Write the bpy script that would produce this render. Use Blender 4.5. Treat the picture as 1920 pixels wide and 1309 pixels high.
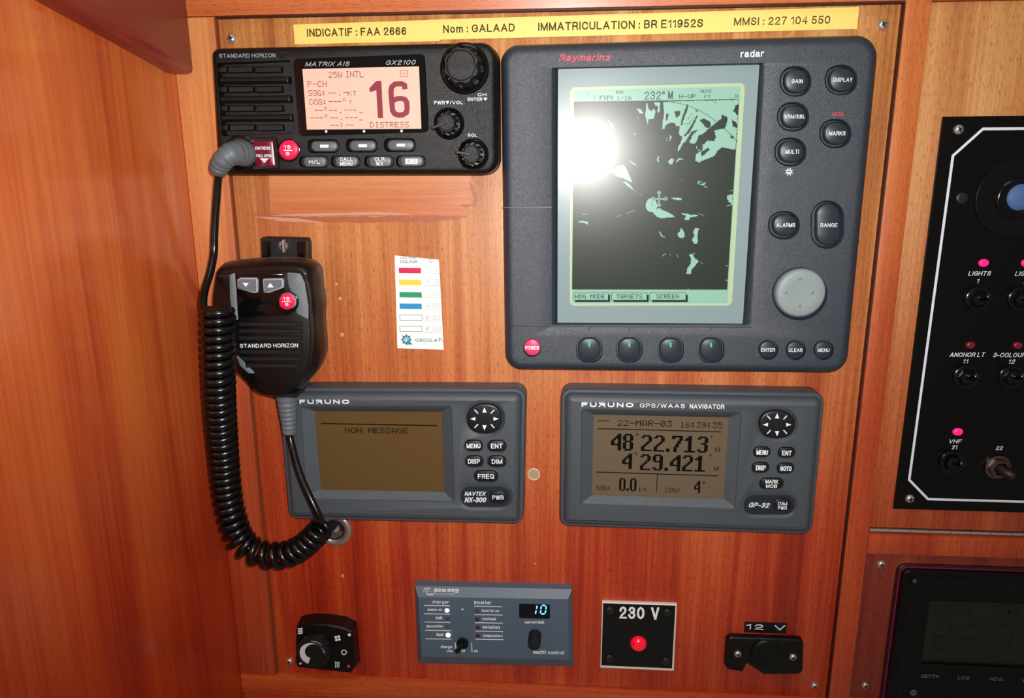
import bpy, math, random
from mathutils import Vector, Matrix
from mathutils.geometry import tessellate_polygon
random.seed(7)
for o in list(bpy.data.objects): bpy.data.objects.remove(o)
C = bpy.context.scene.collection
SC = bpy.context.scene
MM = 0.001

# ------------------------------------------------------------ camera (perspective solved from the photo)
F, CX, CY, DIST = 1400.0, 960.0, 654.5, 460.0
D_ = Vector((35, 5685.5, F)).normalized()
R_ = Vector((18160, 233, -F)); R_ = (R_ - D_*R_.dot(D_)).normalized()
N_ = R_.cross(D_)
def V(px, py, h=0.0):
    """pixel of the photo -> (x, z) in mm on the plane h mm in front of the panel"""
    d = Vector(((px-CX)/F, (py-CY)/F, 1.0)); t = (DIST-h)/d.dot(N_)
    return (t*d.dot(R_), -t*d.dot(D_))
def W(px, py, xw):
    """pixel -> (x, h, z) on the plane x = xw"""
    d = Vector(((px-CX)/F, (py-CY)/F, 1.0)); t = xw/d.dot(R_)
    return (xw, DIST-t*d.dot(N_), -t*d.dot(D_))
cam = bpy.data.cameras.new('camera'); camo = bpy.data.objects.new('camera', cam); C.objects.link(camo)
cam.sensor_width = 36; cam.lens = F/1920*36; cam.clip_start = 0.01; cam.clip_end = 20
rx = Vector((R_.x, N_.x, -D_.x)); up = -Vector((R_.y, N_.y, -D_.y)); bk = -Vector((R_.z, N_.z, -D_.z))
m4 = Matrix((rx, up, bk)).transposed().to_4x4(); m4.translation = Vector((0, -DIST*MM, 0))
camo.matrix_world = m4
SC.camera = camo
SC.view_settings.view_transform = 'Standard'; SC.view_settings.look = 'None'
SC.view_settings.gamma = 1; SC.view_settings.exposure = 0.0
SC.view_settings.use_curve_mapping = False

# ------------------------------------------------------------ light: dim warm ambient, added fill lamp from above, phone flash beside the lens
wd = bpy.data.worlds.new('world'); SC.world = wd; wd.use_nodes = True
wd.node_tree.nodes['Background'].inputs[0].default_value = (1.0, 0.86, 0.74, 1)
wd.node_tree.nodes['Background'].inputs[1].default_value = 0.16
def light(name, typ, loc, energy, color=(1, 1, 1), **k):
    l = bpy.data.lights.new(name, typ); l.energy = energy; l.color = color
    for a, b in k.items(): setattr(l, a, b)
    o = bpy.data.objects.new(name, l); C.objects.link(o); o.location = loc
    return o
fx, fz = V(1122, 258)
fl_ = light('phone_flash', 'SPOT', (fx*MM, -DIST*MM, fz*MM), 10.5, (1.0, 0.97, 0.93), shadow_soft_size=0.0035, spot_size=math.radians(116), spot_blend=1.0)
ax_, az_ = V(960, 340); fl_.rotation_euler = (Vector((ax_*MM, 0, az_*MM))-fl_.location).to_track_quat('-Z', 'Y').to_euler()
a = light('added_top_fill', 'AREA', (0.0, -0.75, 0.95), 2.0, (1.0, 0.93, 0.84), shape='RECTANGLE', size=0.5, size_y=0.5)  # added area lamp without a known source, brightens the upper part
a.rotation_euler = (Vector((-0.05, 0, 0.0))-a.location).to_track_quat('-Z', 'Y').to_euler()

# ------------------------------------------------------------ materials
def lin(c):
    return tuple(((x/255)/12.92 if x/255 <= 0.04045 else ((x/255+0.055)/1.055)**2.4) for x in c)+(1,)
MATS = {}
def mat(name, col, rough=0.5, metal=0.0, coat=0.0, crough=0.05, bump=0.0, bscale=2500, emit=0.0, ecol=None, spec=0.5, alpha=None, speck=0.0):
    if name in MATS: return MATS[name]
    m = bpy.data.materials.new(name); m.use_nodes = True; nt = m.node_tree; b = nt.nodes['Principled BSDF']
    b.inputs['Base Color'].default_value = lin(col); b.inputs['Roughness'].default_value = rough
    b.inputs['Metallic'].default_value = metal; b.inputs['Coat Weight'].default_value = coat
    b.inputs['Coat Roughness'].default_value = crough; b.inputs['Specular IOR Level'].default_value = spec
    if emit:
        b.inputs['Emission Color'].default_value = lin(ecol or col); b.inputs['Emission Strength'].default_value = emit
    if bump:
        n = nt.nodes.new('ShaderNodeTexNoise'); n.inputs['Scale'].default_value = bscale; n.inputs['Detail'].default_value = 1
        g = nt.nodes.new('ShaderNodeNewGeometry'); nt.links.new(g.outputs['Position'], n.inputs['Vector'])
        bp = nt.nodes.new('ShaderNodeBump'); bp.inputs['Strength'].default_value = bump; bp.inputs['Distance'].default_value = 0.0002
        nt.links.new(n.outputs['Fac'], bp.inputs['Height']); nt.links.new(bp.outputs['Normal'], b.inputs['Normal'])
        if speck:
            r = nt.nodes.new('ShaderNodeMapRange'); r.inputs['From Min'].default_value = 0.35; r.inputs['From Max'].default_value = 0.7
            r.inputs['To Min'].default_value = rough+speck; r.inputs['To Max'].default_value = max(0.08, rough-speck)
            nt.links.new(n.outputs['Fac'], r.inputs['Value']); nt.links.new(r.outputs[0], b.inputs['Roughness'])
    MATS[name] = m; return m

def wood(name, light_c, mid_c, dark_c, upper_tones=None, axis='Z', off=0.0, band=1.0, rough=0.42, coat=0.25, crough=0.3, pores=1.0):
    if name in MATS: return MATS[name]
    m = bpy.data.materials.new(name); m.use_nodes = True; nt = m.node_tree; L = nt.links; b = nt.nodes['Principled BSDF']
    def N(t, **k):
        n = nt.nodes.new(t)
        for a_, v in k.items(): setattr(n, a_, v)
        return n
    g = N('ShaderNodeNewGeometry')
    def noise(sc, detail, rough_=0.55, dist=0.0):
        mp = N('ShaderNodeMapping'); mp.inputs['Scale'].default_value = sc; mp.inputs['Location'].default_value = (off, off*1.7, off*0.6)
        L.new(g.outputs['Position'], mp.inputs['Vector'])
        n = N('ShaderNodeTexNoise'); n.inputs['Scale'].default_value = 1; n.inputs['Detail'].default_value = detail
        n.inputs['Roughness'].default_value = rough_; n.inputs['Distortion'].default_value = dist
        L.new(mp.outputs[0], n.inputs['Vector']); return n.outputs['Fac']
    def sc(a_, l_):  # a_ across the grain, l_ along it
        return {'Z': (a_, a_, l_), 'X': (l_, a_, a_), 'Y': (a_, l_, a_)}[axis]
    n1 = noise(sc(60*band, 2.2), 4, 0.6, 0.4)         # wide ribbon bands
    n2 = noise(sc(500, 9), 3, 0.6)                    # fine streaks
    n3 = noise(sc(2300, 230), 2, 0.5)                 # short pores
    n4 = noise(sc(9, 4), 2, 0.5)                      # slow drift of tone
    r1 = N('ShaderNodeValToRGB'); e = r1.color_ramp.elements
    e[0].position = 0.30; e[0].color = lin(dark_c); e[1].position = 0.72; e[1].color = lin(light_c)
    x = e.new(0.5); x.color = lin(mid_c)
    ad = N('ShaderNodeMath', operation='MULTIPLY_ADD'); L.new(n2, ad.inputs[0]); ad.inputs[1].default_value = 0.5; L.new(n1, ad.inputs[2])
    ad2 = N('ShaderNodeMath', operation='MULTIPLY_ADD'); L.new(n4, ad2.inputs[0]); ad2.inputs[1].default_value = 0.35; L.new(ad.outputs[0], ad2.inputs[2])
    ad3 = N('ShaderNodeMath', operation='SUBTRACT'); L.new(ad2.outputs[0], ad3.inputs[0]); ad3.inputs[1].default_value = 0.425
    L.new(ad3.outputs[0], r1.inputs['Fac'])
    col = r1.outputs['Color']
    if upper_tones:   # blends to lighter, tanner tones towards the top, with an uneven edge
        sx = N('ShaderNodeSeparateXYZ'); L.new(g.outputs['Position'], sx.inputs[0])
        ma = N('ShaderNodeMath', operation='MULTIPLY_ADD'); L.new(n4, ma.inputs[0]); ma.inputs[1].default_value = 0.22; L.new(sx.outputs['Z'], ma.inputs[2])
        mr = N('ShaderNodeMapRange', interpolation_type='SMOOTHSTEP'); mr.inputs['From Min'].default_value = -0.20; mr.inputs['From Max'].default_value = 0.19; L.new(ma.outputs[0], mr.inputs['Value'])
        r2 = N('ShaderNodeValToRGB'); e = r2.color_ramp.elements; e[0].position = .3; e[0].color = lin(upper_tones[2]); e[1].position = .72; e[1].color = lin(upper_tones[0]); x = e.new(.5); x.color = lin(upper_tones[1])
        L.new(ad3.outputs[0], r2.inputs['Fac'])
        mb = N('ShaderNodeMix', data_type='RGBA'); L.new(mr.outputs[0], mb.inputs['Factor']); L.new(r1.outputs['Color'], mb.inputs['A']); L.new(r2.outputs['Color'], mb.inputs['B']); col = mb.outputs['Result']
    pr = N('ShaderNodeMapRange'); pr.inputs['From Min'].default_value = 0.33; pr.inputs['From Max'].default_value = 0.44
    pr.inputs['To Min'].default_value = 1-0.5*pores; pr.inputs['To Max'].default_value = 1.0
    L.new(n3, pr.inputs['Value'])
    mx = N('ShaderNodeMix', data_type='RGBA', blend_type='MULTIPLY'); mx.inputs['Factor'].default_value = 1
    L.new(col, mx.inputs['A']); L.new(pr.outputs[0], mx.inputs['B'])
    L.new(mx.outputs['Result'], b.inputs['Base Color'])
    bp = N('ShaderNodeBump'); bp.inputs['Strength'].default_value = 0.25; bp.inputs['Distance'].default_value = 0.0002
    L.new(n3, bp.inputs['Height']); L.new(bp.outputs[0], b.inputs['Normal'])
    b.inputs['Roughness'].default_value = rough; b.inputs['Coat Weight'].default_value = coat; b.inputs['Coat Roughness'].default_value = crough
    MATS[name] = m; return m

BL3 = ((212, 158, 98), (192, 126, 68), (162, 94, 48))
W_PANEL = wood('veneer panel', (206, 84, 38), (180, 54, 23), (146, 33, 12), BL3, coat=0.35, crough=0.34)
W_RIGHT = wood('veneer right', (194, 90, 44), (170, 64, 30), (142, 44, 20), BL3, off=3.1, band=0.8)
W_LOW = wood('veneer low', (150, 58, 32), (130, 42, 24), (110, 30, 18), off=5.3, band=0.8)
W_STILE = wood('solid stile', (196, 92, 46), (182, 72, 36), (162, 54, 26), ((222, 152, 92), (206, 130, 72), (184, 104, 54)), off=1.3, band=0.5, pores=0.5, coat=0.5, crough=0.34)
W_POST = wood('solid post', (192, 78, 34), (176, 60, 25), (152, 44, 18), ((208, 128, 66), (194, 106, 50), (170, 82, 38)), off=8.3, band=0.5, pores=0.9)
W_RAIL = wood('solid rail', (208, 122, 66), (194, 102, 52), (172, 80, 40), axis='X', off=2.2, band=0.5, pores=0.8)
W_RAILB = wood('bottom rail', (214, 112, 48), (196, 84, 34), (176, 62, 26), axis='X', off=4.2, band=0.6, pores=0.9)
W_WALL = wood('bulkhead veneer', (190, 68, 24), (174, 50, 17), (150, 34, 11), ((220, 128, 60), (204, 102, 46), (182, 78, 34)), off=6.0, band=0.5, rough=0.4, coat=0.5, crough=0.14, pores=0.3)
W_GUS = wood('red valance', (146, 56, 48), (136, 46, 40), (122, 36, 32), axis='Y', off=9.0, band=0.4, rough=0.4, coat=0.3, pores=0.2)
W_PATCH = wood('patch wood', (212, 136, 84), (198, 116, 66), (182, 96, 52), axis='X', off=7.7, band=0.8, pores=0.3, coat=.6, crough=.3)

BLACK = mat('black plastic', (10, 10, 11), 0.36, bump=0.5, bscale=3500)
BLACKG = mat('gloss black plastic', (9, 9, 10), 0.15)
BLACKM = mat('matt black', (10, 10, 11), 0.5)
RADIOB = mat('radio textured black', (6, 7, 8), 0.33, spec=.4, bump=0.9, bscale=3800, speck=0.1)
RADIOS = mat('radio smooth black', (12, 12, 13), 0.42)
NAVY = mat('radar blue grey', (35, 45, 58), 0.42, spec=0.8, bump=0.9, bscale=3300, speck=0.12)
NAVYD = mat('radar dark recess', (20, 28, 38), 0.35)
NAVYB = mat('radar button rubber', (34, 46, 54), 0.42)
GREY = mat('slate plastic', (68, 75, 82), 0.42, bump=0.8, bscale=3300, speck=0.1)
GREYD = mat('slate side', (66, 66, 68), 0.5)
KEY = mat('black key', (16, 18, 22), 0.4)
KEYPAD = mat('keypad plate', (30, 38, 46), 0.4)
WHITE = mat('white print', (232, 236, 240), 0.5)
WHITED = mat('dull white print', (150, 162, 170), 0.5)
RED = mat('red key', (214, 30, 76), 0.4)
MASK = mat('screen mask grey', (132, 152, 156), 0.27, coat=1.0, crough=0.075, spec=.3)
LCDB = mat('lcd border', (172, 192, 158), 0.27, coat=1.0, crough=0.075, spec=.3, emit=0.06)
LCDL = mat('lcd light', (132, 176, 160), 0.27, coat=1.0, crough=0.075, spec=.3, emit=0.15)
LCDD = mat('lcd dark', (40, 50, 42), 0.27, coat=1.0, crough=0.075, spec=.3)
INK = mat('lcd ink', (24, 38, 36), 0.27, coat=1.0, crough=0.075, spec=.3)
AMBER = mat('grey lcd', (100, 86, 68), 0.4, spec=.25, bump=0.3, bscale=6000)
AMBER2 = mat('brown lcd', (92, 70, 38), 0.4, spec=.25, bump=0.2, bscale=6000)
INKB = mat('lcd black ink', (8, 6, 5), 0.8, spec=0.1)
PINK = mat('radio screen', (225, 165, 148), 0.4, emit=0.42, ecol=(232, 170, 152), coat=0.6, crough=0.03)
INKR = mat('radio ink', (120, 70, 66), 0.6)
INKM = mat('radio big digits', (128, 30, 52), 0.5, emit=0.1)
RUB = mat('rubber button grey', (88, 96, 102), 0.45)
RELIEF = mat('grey strain relief', (92, 100, 106), 0.5)
CABLE = mat('black cable', (7, 7, 8), 0.25)
STEEL = mat('screw steel', (200, 192, 184), 0.38, metal=0.75)
DARKG = mat('dark slot', (30, 26, 24), 0.5)
CHROME = mat('brushed ring', (205, 198, 188), 0.32, metal=0.9)
YEL = mat('yellow tape', (244, 212, 112), 0.5)
YINK = mat('tape ink', (66, 54, 18), 0.6, spec=.2)
PAPER = mat('paper', (236, 238, 238), 0.6)

# ------------------------------------------------------------ mesh builder
class M:
    def __init__(s): s.v = []; s.f = []; s.mi = []; s.cur = 0; s.marks = []
    def mark(s):
        if not s.marks or s.marks[-1][0] != len(s.v): s.marks.append((len(s.v), len(s.f)))
    def build_each(s, name, mt, parent):
        """every marked piece (word, line, patch) becomes an object of its own"""
        mk = s.marks+[(len(s.v), len(s.f))]; out = []
        for (v0, f0), (v1, f1) in zip(mk, mk[1:]):
            if f1 == f0: continue
            q = M(); q.v = s.v[v0:v1]; q.f = [tuple(i-v0 for i in f_) for f_ in s.f[f0:f1]]
            out.append(q.build(name, mt, parent, smooth=False))
        return out
    def av(s, x, h, z): s.v.append((x*MM, -h*MM, z*MM)); return len(s.v)-1
    def face(s, idx): s.f.append(tuple(idx)); s.mi.append(s.cur)
    def loop(s, poly, h): return [s.av(p[0], h, p[1]) for p in poly]
    def bridge(s, a, b):
        n = len(a)
        for j in range(n): s.face((a[j], a[(j+1) % n], b[(j+1) % n], b[j]))
    def cap(s, idx, polys, h):
        """fill polygon (list of 2d loops: outer + holes) with matching index lists"""
        flat = [i for l in idx for i in l]; pts = [p for l in polys for p in l]
        tr = tessellate_polygon([[Vector((p[0], p[1], 0)) for p in l] for l in polys])
        for t in tr:
            a, b, c = [pts[i] for i in t]
            ar = (b[0]-a[0])*(c[1]-a[1])-(c[0]-a[0])*(b[1]-a[1])
            t = tuple(t) if ar > 0 else (t[0], t[2], t[1])
            s.face([flat[i] for i in t])
    def stack(s, poly, prof, holes=(), top=True):
        """rounded prism: prof = [(inset, h), ...]; holes = list of [(poly, h), ...] lofts, the first at the top height"""
        poly = ccw(poly); prev = None
        for ins, h in prof:
            pl = inset(poly, ins); lp = s.loop(pl, h)
            if prev: s.bridge(prev, lp)
            prev = lp; pp = pl
        hl = []; hp = []
        for ho in holes:
            pr = None
            for k, (q, h) in enumerate(ho):
                q = ccw(q); lp = s.loop(q, prof[-1][1] if k == 0 else h)
                if k == 0: hl.append(lp); hp.append(q)
                else: s.bridge(pr, lp)
                pr = lp; lastq = q
            s.cap([pr], [lastq], 0)
        if top: s.cap([prev]+hl, [pp]+hp, 0)
        return s
    def loft(s, seq, cap=True):
        pr = None
        for q, h in seq:
            q = ccw(q); lp = s.loop(q, h)
            if pr: s.bridge(pr, lp)
            pr = lp
        if cap: s.cap([pr], [q], 0)
        return s
    def flat(s, poly, h): s.mark(); poly = ccw(poly); s.cap([s.loop(poly, h)], [poly], h); return s
    def lathe(s, c, prof, n=32):
        pr = None
        for r, h in prof:
            lp = [s.av(c[0]+r*math.cos(2*math.pi*k/n), h, c[1]+r*math.sin(2*math.pi*k/n)) for k in range(n)]
            if pr: s.bridge(pr, lp)
            pr = lp
        s.face(pr); return s
    def box(s, x0, x1, z0, z1, h0, h1, b=0.5):
        q = [(x0, z0), (x1, z0), (x1, z1), (x0, z1)]
        return s.stack(q, [(0, h0), (0, h1-b), (b*0.3, h1-b*0.3), (b, h1)] if b else [(0, h0), (0, h1)])
    def tube(s, pts, rad, n=10, caps=True):
        """pts: (x, h, z) mm"""
        P = [Vector(p) for p in pts]; k = len(P)
        if not hasattr(rad, '__len__'): rad = [rad]*k
        T = [(P[min(i+1, k-1)]-P[max(i-1, 0)]).normalized() for i in range(k)]
        u = T[0].cross(Vector((0.31, 0.87, 0.2))).normalized(); pr = None; first = None
        for i in range(k):
            u = (u-T[i]*u.dot(T[i])).normalized(); w = T[i].cross(u)
            lp = []
            for j in range(n):
                a_ = 2*math.pi*j/n; q = P[i]+(u*math.cos(a_)+w*math.sin(a_))*rad[i]
                lp.append(s.av(q.x, q.y, q.z))
            if pr: s.bridge(pr, lp)
            else: first = lp
            pr = lp
        if caps: s.face(pr); s.face(first[::-1])
        return s
    def build(s, name, mats, parent=None, ang=35, label=None, smooth=True, recalc=False):
        me = bpy.data.meshes.new(name); me.from_pydata(s.v, [], s.f)
        if not isinstance(mats, (list, tuple)): mats = [mats]
        for q in mats: me.materials.append(q)
        if len(mats) > 1: me.polygons.foreach_set('material_index', s.mi)
        if smooth:
            me.polygons.foreach_set('use_smooth', [True]*len(me.polygons)); me.update()
            me.set_sharp_from_angle(angle=math.radians(ang))
        me.update()
        o = bpy.data.objects.new(name, me); C.objects.link(o)
        if parent:
            o.parent = parent; base = parent
            o.matrix_parent_inverse = Matrix.Translation(-WL[parent])
            WL[o] = Vector((0, 0, 0))
        else: WL[o] = Vector((0, 0, 0))
        if label: o['label'] = label
        return o
WL = {}
def ccw(p):
    a = sum(p[i][0]*p[(i+1) % len(p)][1]-p[(i+1) % len(p)][0]*p[i][1] for i in range(len(p)))
    return list(p) if a > 0 else list(p)[::-1]
def inset(p, d):
    if abs(d) < 1e-9: return list(p)
    n = len(p); out = []
    for i in range(n):
        a, b, c = p[i-1], p[i], p[(i+1) % n]
        e1 = Vector((b[0]-a[0], b[1]-a[1])).normalized(); e2 = Vector((c[0]-b[0], c[1]-b[1])).normalized()
        n1 = Vector((-e1.y, e1.x)); n2 = Vector((-e2.y, e2.x)); m_ = n1+n2
        l = m_.length
        if l < 1e-6: m_ = n1; k = 1
        else: m_ /= l; k = min(2.0, 1/max(0.3, m_.dot(n1)))
        out.append((b[0]+m_.x*d*k, b[1]+m_.y*d*k))
    return out
def rq(pts, r, h=0.0, seg=6):
    """pixel quad/polygon -> rounded polygon in mm; r mm or list"""
    q = ccw([V(x, y, h) for x, y in pts]); n = len(q)
    if not hasattr(r, '__len__'): r = [r]*n
    else:
        k0 = [V(x, y, h) for x, y in pts]; r = [r[min(range(n), key=lambda j: (k0[j][0]-p[0])**2+(k0[j][1]-p[1])**2)] for p in q]
    out = []
    for i in range(n):
        b = Vector(q[i]); a = (Vector(q[i-1])-b); c = (Vector(q[(i+1) % n])-b)
        la, lc = a.length, c.length; a.normalize(); c.normalize()
        rr = r[i]
        if rr <= 0: out.append(tuple(b)); continue
        ang = a.angle(c); t = rr/math.tan(ang/2); t = min(t, la*0.49, lc*0.49); rr = t*math.tan(ang/2)
        cen = b+(a+c).normalized()*(rr/math.sin(ang/2))
        p0 = b+a*t; p1 = b+c*t; a0 = math.atan2(p0.y-cen.y, p0.x-cen.x); a1 = math.atan2(p1.y-cen.y, p1.x-cen.x)
        da = (a1-a0+math.pi) % (2*math.pi)-math.pi
        for k in range(seg+1): out.append((cen.x+rr*math.cos(a0+da*k/seg), cen.y+rr*math.sin(a0+da*k/seg)))
    return out
def pp(pts, h=0.0): return [V(x, y, h) for x, y in pts]
def se(cx, cy, rx_, ry_, h, e=2.0, n=36):
    out = []
    for k in range(n):
        a_ = 2*math.pi*k/n; c, s_ = math.cos(a_), math.sin(a_)
        out.append(V(cx+rx_*math.copysign(abs(c)**(2/e), c), cy+ry_*math.copysign(abs(s_)**(2/e), s_), h))
    return out
def R4(x0, y0, x1, y1): return [(x0, y0), (x1, y0), (x1, y1), (x0, y1)]
def cap_(cx, cy, w, hh, h, r=None, seg=6):
    k = pxmm(cx, cy, h)
    return rq(R4(cx-w/2, cy-hh/2, cx+w/2, cy+hh/2), (min(w, hh)/2/k*0.98) if r is None else r, h, seg)
def pxmm(x, y, h=0): a_ = V(x-5, y, h); b_ = V(x+5, y, h); return 10/math.hypot(a_[0]-b_[0], a_[1]-b_[1])

def thing(name, label, cat, x, y, h=0, group=None):
    o = bpy.data.objects.new(name, None); C.objects.link(o); p = V(x, y, h)
    o.location = (p[0]*MM, -h*MM, p[1]*MM); o.empty_display_size = 0.01
    WL[o] = Vector(o.location); o['label'] = label; o['category'] = cat
    if group: o['group'] = group
    return o
def tag(o, label, cat, group=None):
    o['label'] = label; o['category'] = cat
    if group: o['group'] = group
    return o
def struct(o): o['kind'] = 'structure'; return o

# ------------------------------------------------------------ lettering: a plain stroke alphabet (cap height 1)
def _p(s): return [[tuple(float(v)/100 for v in q.split(',')) for q in l.split()] for l in s.split('|')]
GL = {k: _p(v) for k, v in {
 'A': '0,0 36,100|72,0 36,100|13,33 59,33', 'B': '36,54 0,54 0,100 38,100 52,94 57,78 51,61 36,54|36,54 0,54 0,0 38,0 54,8 61,28 54,47 36,54',
 'C': '66,70 57,91 36,100 15,92 3,72 0,50 3,28 15,8 36,0 57,9 66,30', 'D': '0,0 0,100 30,100 52,91 64,68 64,32 52,9 30,0 0,0', 'E': '56,100 0,100 0,0 58,0|0,52 52,52', 'F': '54,100 0,100 0,0|0,51 47,51',
 'G': '66,72 57,91 37,100 15,92 3,72 0,50 3,28 15,8 37,0 58,9 68,26 68,48 40,48', 'H': '0,0 0,100|62,0 62,100|0,52 62,52', 'I': '0,0 0,100', 'J': '46,100 46,26 38,6 22,0 6,7 0,28', 'K': '0,0 0,100|60,100 3,40|62,0 24,57',
 'L': '0,100 0,0 52,0', 'M': '0,0 0,100|78,0 78,100|0,100 39,4|78,100 39,4', 'N': '0,0 0,100|62,0 62,100|0,100 62,0', 'O': '36,100 14,92 2,70 0,50 2,30 14,8 36,0 58,8 70,30 72,50 70,70 58,92 36,100',
 'P': '0,0 0,100 36,100 52,93 58,73 52,53 36,46 0,46', 'Q': '36,100 14,92 2,70 0,50 2,30 14,8 36,0 58,8 70,30 72,50 70,70 58,92 36,100|44,22 70,-4', 'R': '0,0 0,100 38,100 54,93 60,74 54,55 38,48 0,48|36,48 52,38 60,0',
 'S': '58,72 51,92 30,100 9,92 3,75 10,60 30,53 50,44 60,28 53,9 31,0 8,8 0,29', 'T': '0,100 62,100|31,100 31,0', 'U': '0,100 0,30 8,8 31,0 54,8 62,30 62,100', 'V': '0,100 34,0|68,100 34,0', 'W': '0,100 22,0|46,100 22,0|46,100 70,0|92,100 70,0',
 'X': '0,100 64,0|64,100 0,0', 'Y': '0,100 33,44|66,100 33,44|33,44 33,0', 'Z': '2,100 58,100 0,0 60,0',
 '0': '27,100 9,90 0,66 0,34 9,10 27,0 45,10 54,34 54,66 45,90 27,100', '1': '26,0 26,100 17,88 0,78', '2': '2,70 8,91 27,100 46,92 52,72 45,52 18,28 0,0 54,0', '3': '3,76 11,94 27,100 45,93 50,75 44,58 22,53|22,53 45,47 53,28 45,7 26,0 8,7 0,27',
 '4': '42,0 42,100 0,30 56,30', '5': '48,100 10,100 4,48 26,61 46,52 53,32 46,9 25,0 6,8 0,24', '6': '50,78 43,94 28,100 9,88 1,55 2,25 11,6 28,0 45,7 53,30 46,52 28,60 11,53 2,34', '7': '0,100 54,100 30,52 18,0',
 '8': '27,54 8,62 3,78 9,94 27,100 45,94 51,78 46,62 27,54|27,54 7,45 0,27 8,7 27,0 46,7 54,27 47,45 27,54', '9': '4,20 11,5 26,0 44,12 53,45 52,75 43,94 26,100 9,93 1,70 8,48 26,40 43,47 52,66',
 'a': '5,56 13,69 28,72 44,66 48,52 48,14 54,0|48,42 16,36 2,26 2,10 14,0 32,4 48,20', 'b': '0,100 0,0|0,50 12,68 28,72 44,63 51,36 44,9 28,0 12,4 0,20', 'c': '48,50 42,66 27,72 9,64 0,36 9,8 27,0 42,6 48,22', 'd': '51,100 51,0|51,50 39,68 23,72 7,63 0,36 7,9 23,0 39,4 51,20',
 'e': '3,38 50,38 47,60 26,72 8,62 0,36 8,8 27,0 42,5 49,18', 'f': '28,100 16,97 11,82 11,0|0,70 26,70', 'g': '50,72 50,-10 42,-26 25,-30 6,-22|50,50 38,68 23,72 7,63 0,37 7,10 23,2 38,6 50,22', 'h': '0,100 0,0|0,48 12,67 28,72 42,66 46,50 46,0', 'i': '0,0 0,70|0,88 0,100',
 'k': '0,100 0,0|44,70 2,28|46,0 18,42', 'l': '0,0 0,100', 'm': '0,0 0,72|0,50 10,67 22,72 34,65 37,50 37,0|37,50 47,67 60,72 71,65 74,50 74,0', 'n': '0,0 0,72|0,48 12,67 28,72 42,66 46,50 46,0', 'o': '26,72 8,64 0,36 8,8 26,0 44,8 52,36 44,64 26,72',
 'p': '0,-28 0,72|0,50 12,68 28,72 44,63 51,36 44,9 28,0 12,4 0,20', 'r': '0,0 0,72|0,46 10,65 28,72', 's': '43,54 36,68 22,72 7,66 3,54 9,43 35,30 44,18 37,4 21,0 5,5 0,18', 't': '12,92 12,14 18,2 30,0|0,70 28,70', 'u': '46,72 46,0|46,24 34,5 18,0 4,6 0,22 0,72', 'v': '0,72 24,0|48,72 24,0', 'w': '0,72 18,0|36,72 18,0|36,72 54,0|72,72 54,0',
 'y': '0,72 25,0|50,72 20,-18 4,-28', '-': '0,38 30,38', '/': '0,-6 30,106', ':': '0,10 0,2|0,66 0,58', '.': '0,8 0,0', ',': '3,10 3,0 -3,-12', '°': '12,100 2,95 0,84 2,73 12,68 22,73 24,84 22,95 12,100', '€': '60,76 50,93 36,100 20,92 10,72 8,50 10,28 20,8 36,0 52,8 60,24|-4,60 46,60|-4,42 42,42', '_': '0,0 50,0'}.items()}
def frame_(xl, xr, yb, yt, h, dy):
    A = Vector(V(xl, yb, h)); B = Vector(V(xr, yb+dy, h)); Tp = Vector(V(xl, yt, h))
    u = B-A; n = Vector((-u.y, u.x)).normalized()*abs(Tp.y-A.y); return A, u, n
def ribbon(m, P, w, h):
    n = len(P); closed = (P[0]-P[-1]).length < 1e-6
    if closed: P = P[:-1]; n -= 1
    if not closed:   # square ends
        P = list(P); P[0] = P[0]-(P[1]-P[0]).normalized()*w*.5; P[-1] = P[-1]+(P[-1]-P[-2]).normalized()*w*.5
    L = []; Rr = []
    for i in range(n):
        t1 = (P[i]-P[i-1]).normalized() if (i or closed) else None; t2 = (P[(i+1) % n]-P[i]).normalized() if (i < n-1 or closed) else None
        t1 = t1 or t2; t2 = t2 or t1; n1 = Vector((-t1.y, t1.x)); n2 = Vector((-t2.y, t2.x)); b = (n1+n2)
        b = b.normalized() if b.length > .2 else n1; k = min(1.5, 1/max(.3, b.dot(n1))); L.append(P[i]+b*k*w/2); Rr.append(P[i]-b*k*w/2)
    a_ = [m.av(p.x, h, p.y) for p in L]; b_ = [m.av(p.x, h, p.y) for p in Rr]
    for i in range(n if closed else n-1): j = (i+1) % n; m.face((b_[i], b_[j], a_[j], a_[i]))
def T(m, s, xl, xr, yb, yt, h, dy=0.0, bold=0.0, shear=0.0, space=1.0):
    """one line of lettering fitted to the box; yt/yb = highest and lowest inked edge"""
    m.mark(); wt = .12+bold*1.4; x = 0; S_ = []
    for ch in s:
        if ch == ' ': x += .36; continue
        g = GL[ch]; x0 = min(p[0] for l in g for p in l); x1 = max(p[0] for l in g for p in l)
        for l in g: S_.append([(x+p[0]-x0+p[1]*shear, p[1]) for p in l])
        x += (x1-x0)+.30*space+(wt-.12)*.8
    xs = [p[0] for l in S_ for p in l]; ys = [p[1] for l in S_ for p in l]; a0, a1, b0, b1 = min(xs), max(xs), min(ys), max(ys)
    A, u, n = frame_(xl, xr, yb, yt, h, dy); uu = u.normalized(); nn = n.normalized(); cap_h = n.length/(b1-b0); w = wt*cap_h
    w = min(w, n.length*.4)
    A = A+uu*w/2+nn*w/2; lu = max(.01, u.length-w); ln = n.length-w
    for k, l in enumerate(S_):
        ribbon(m, [A+uu*((p[0]-a0)/max(.01, a1-a0)*lu)+nn*((p[1]-b0)/(b1-b0)*ln) for p in l], w, h+.012*(k % 3))
G5 = dict(zip('0123456789', ['3E5149453E', '00427F4000', '4261514946', '2141454B31', '1814127F10', '2745454539', '3C4A494930', '0171090503', '3649494936', '064949291E']))
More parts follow.
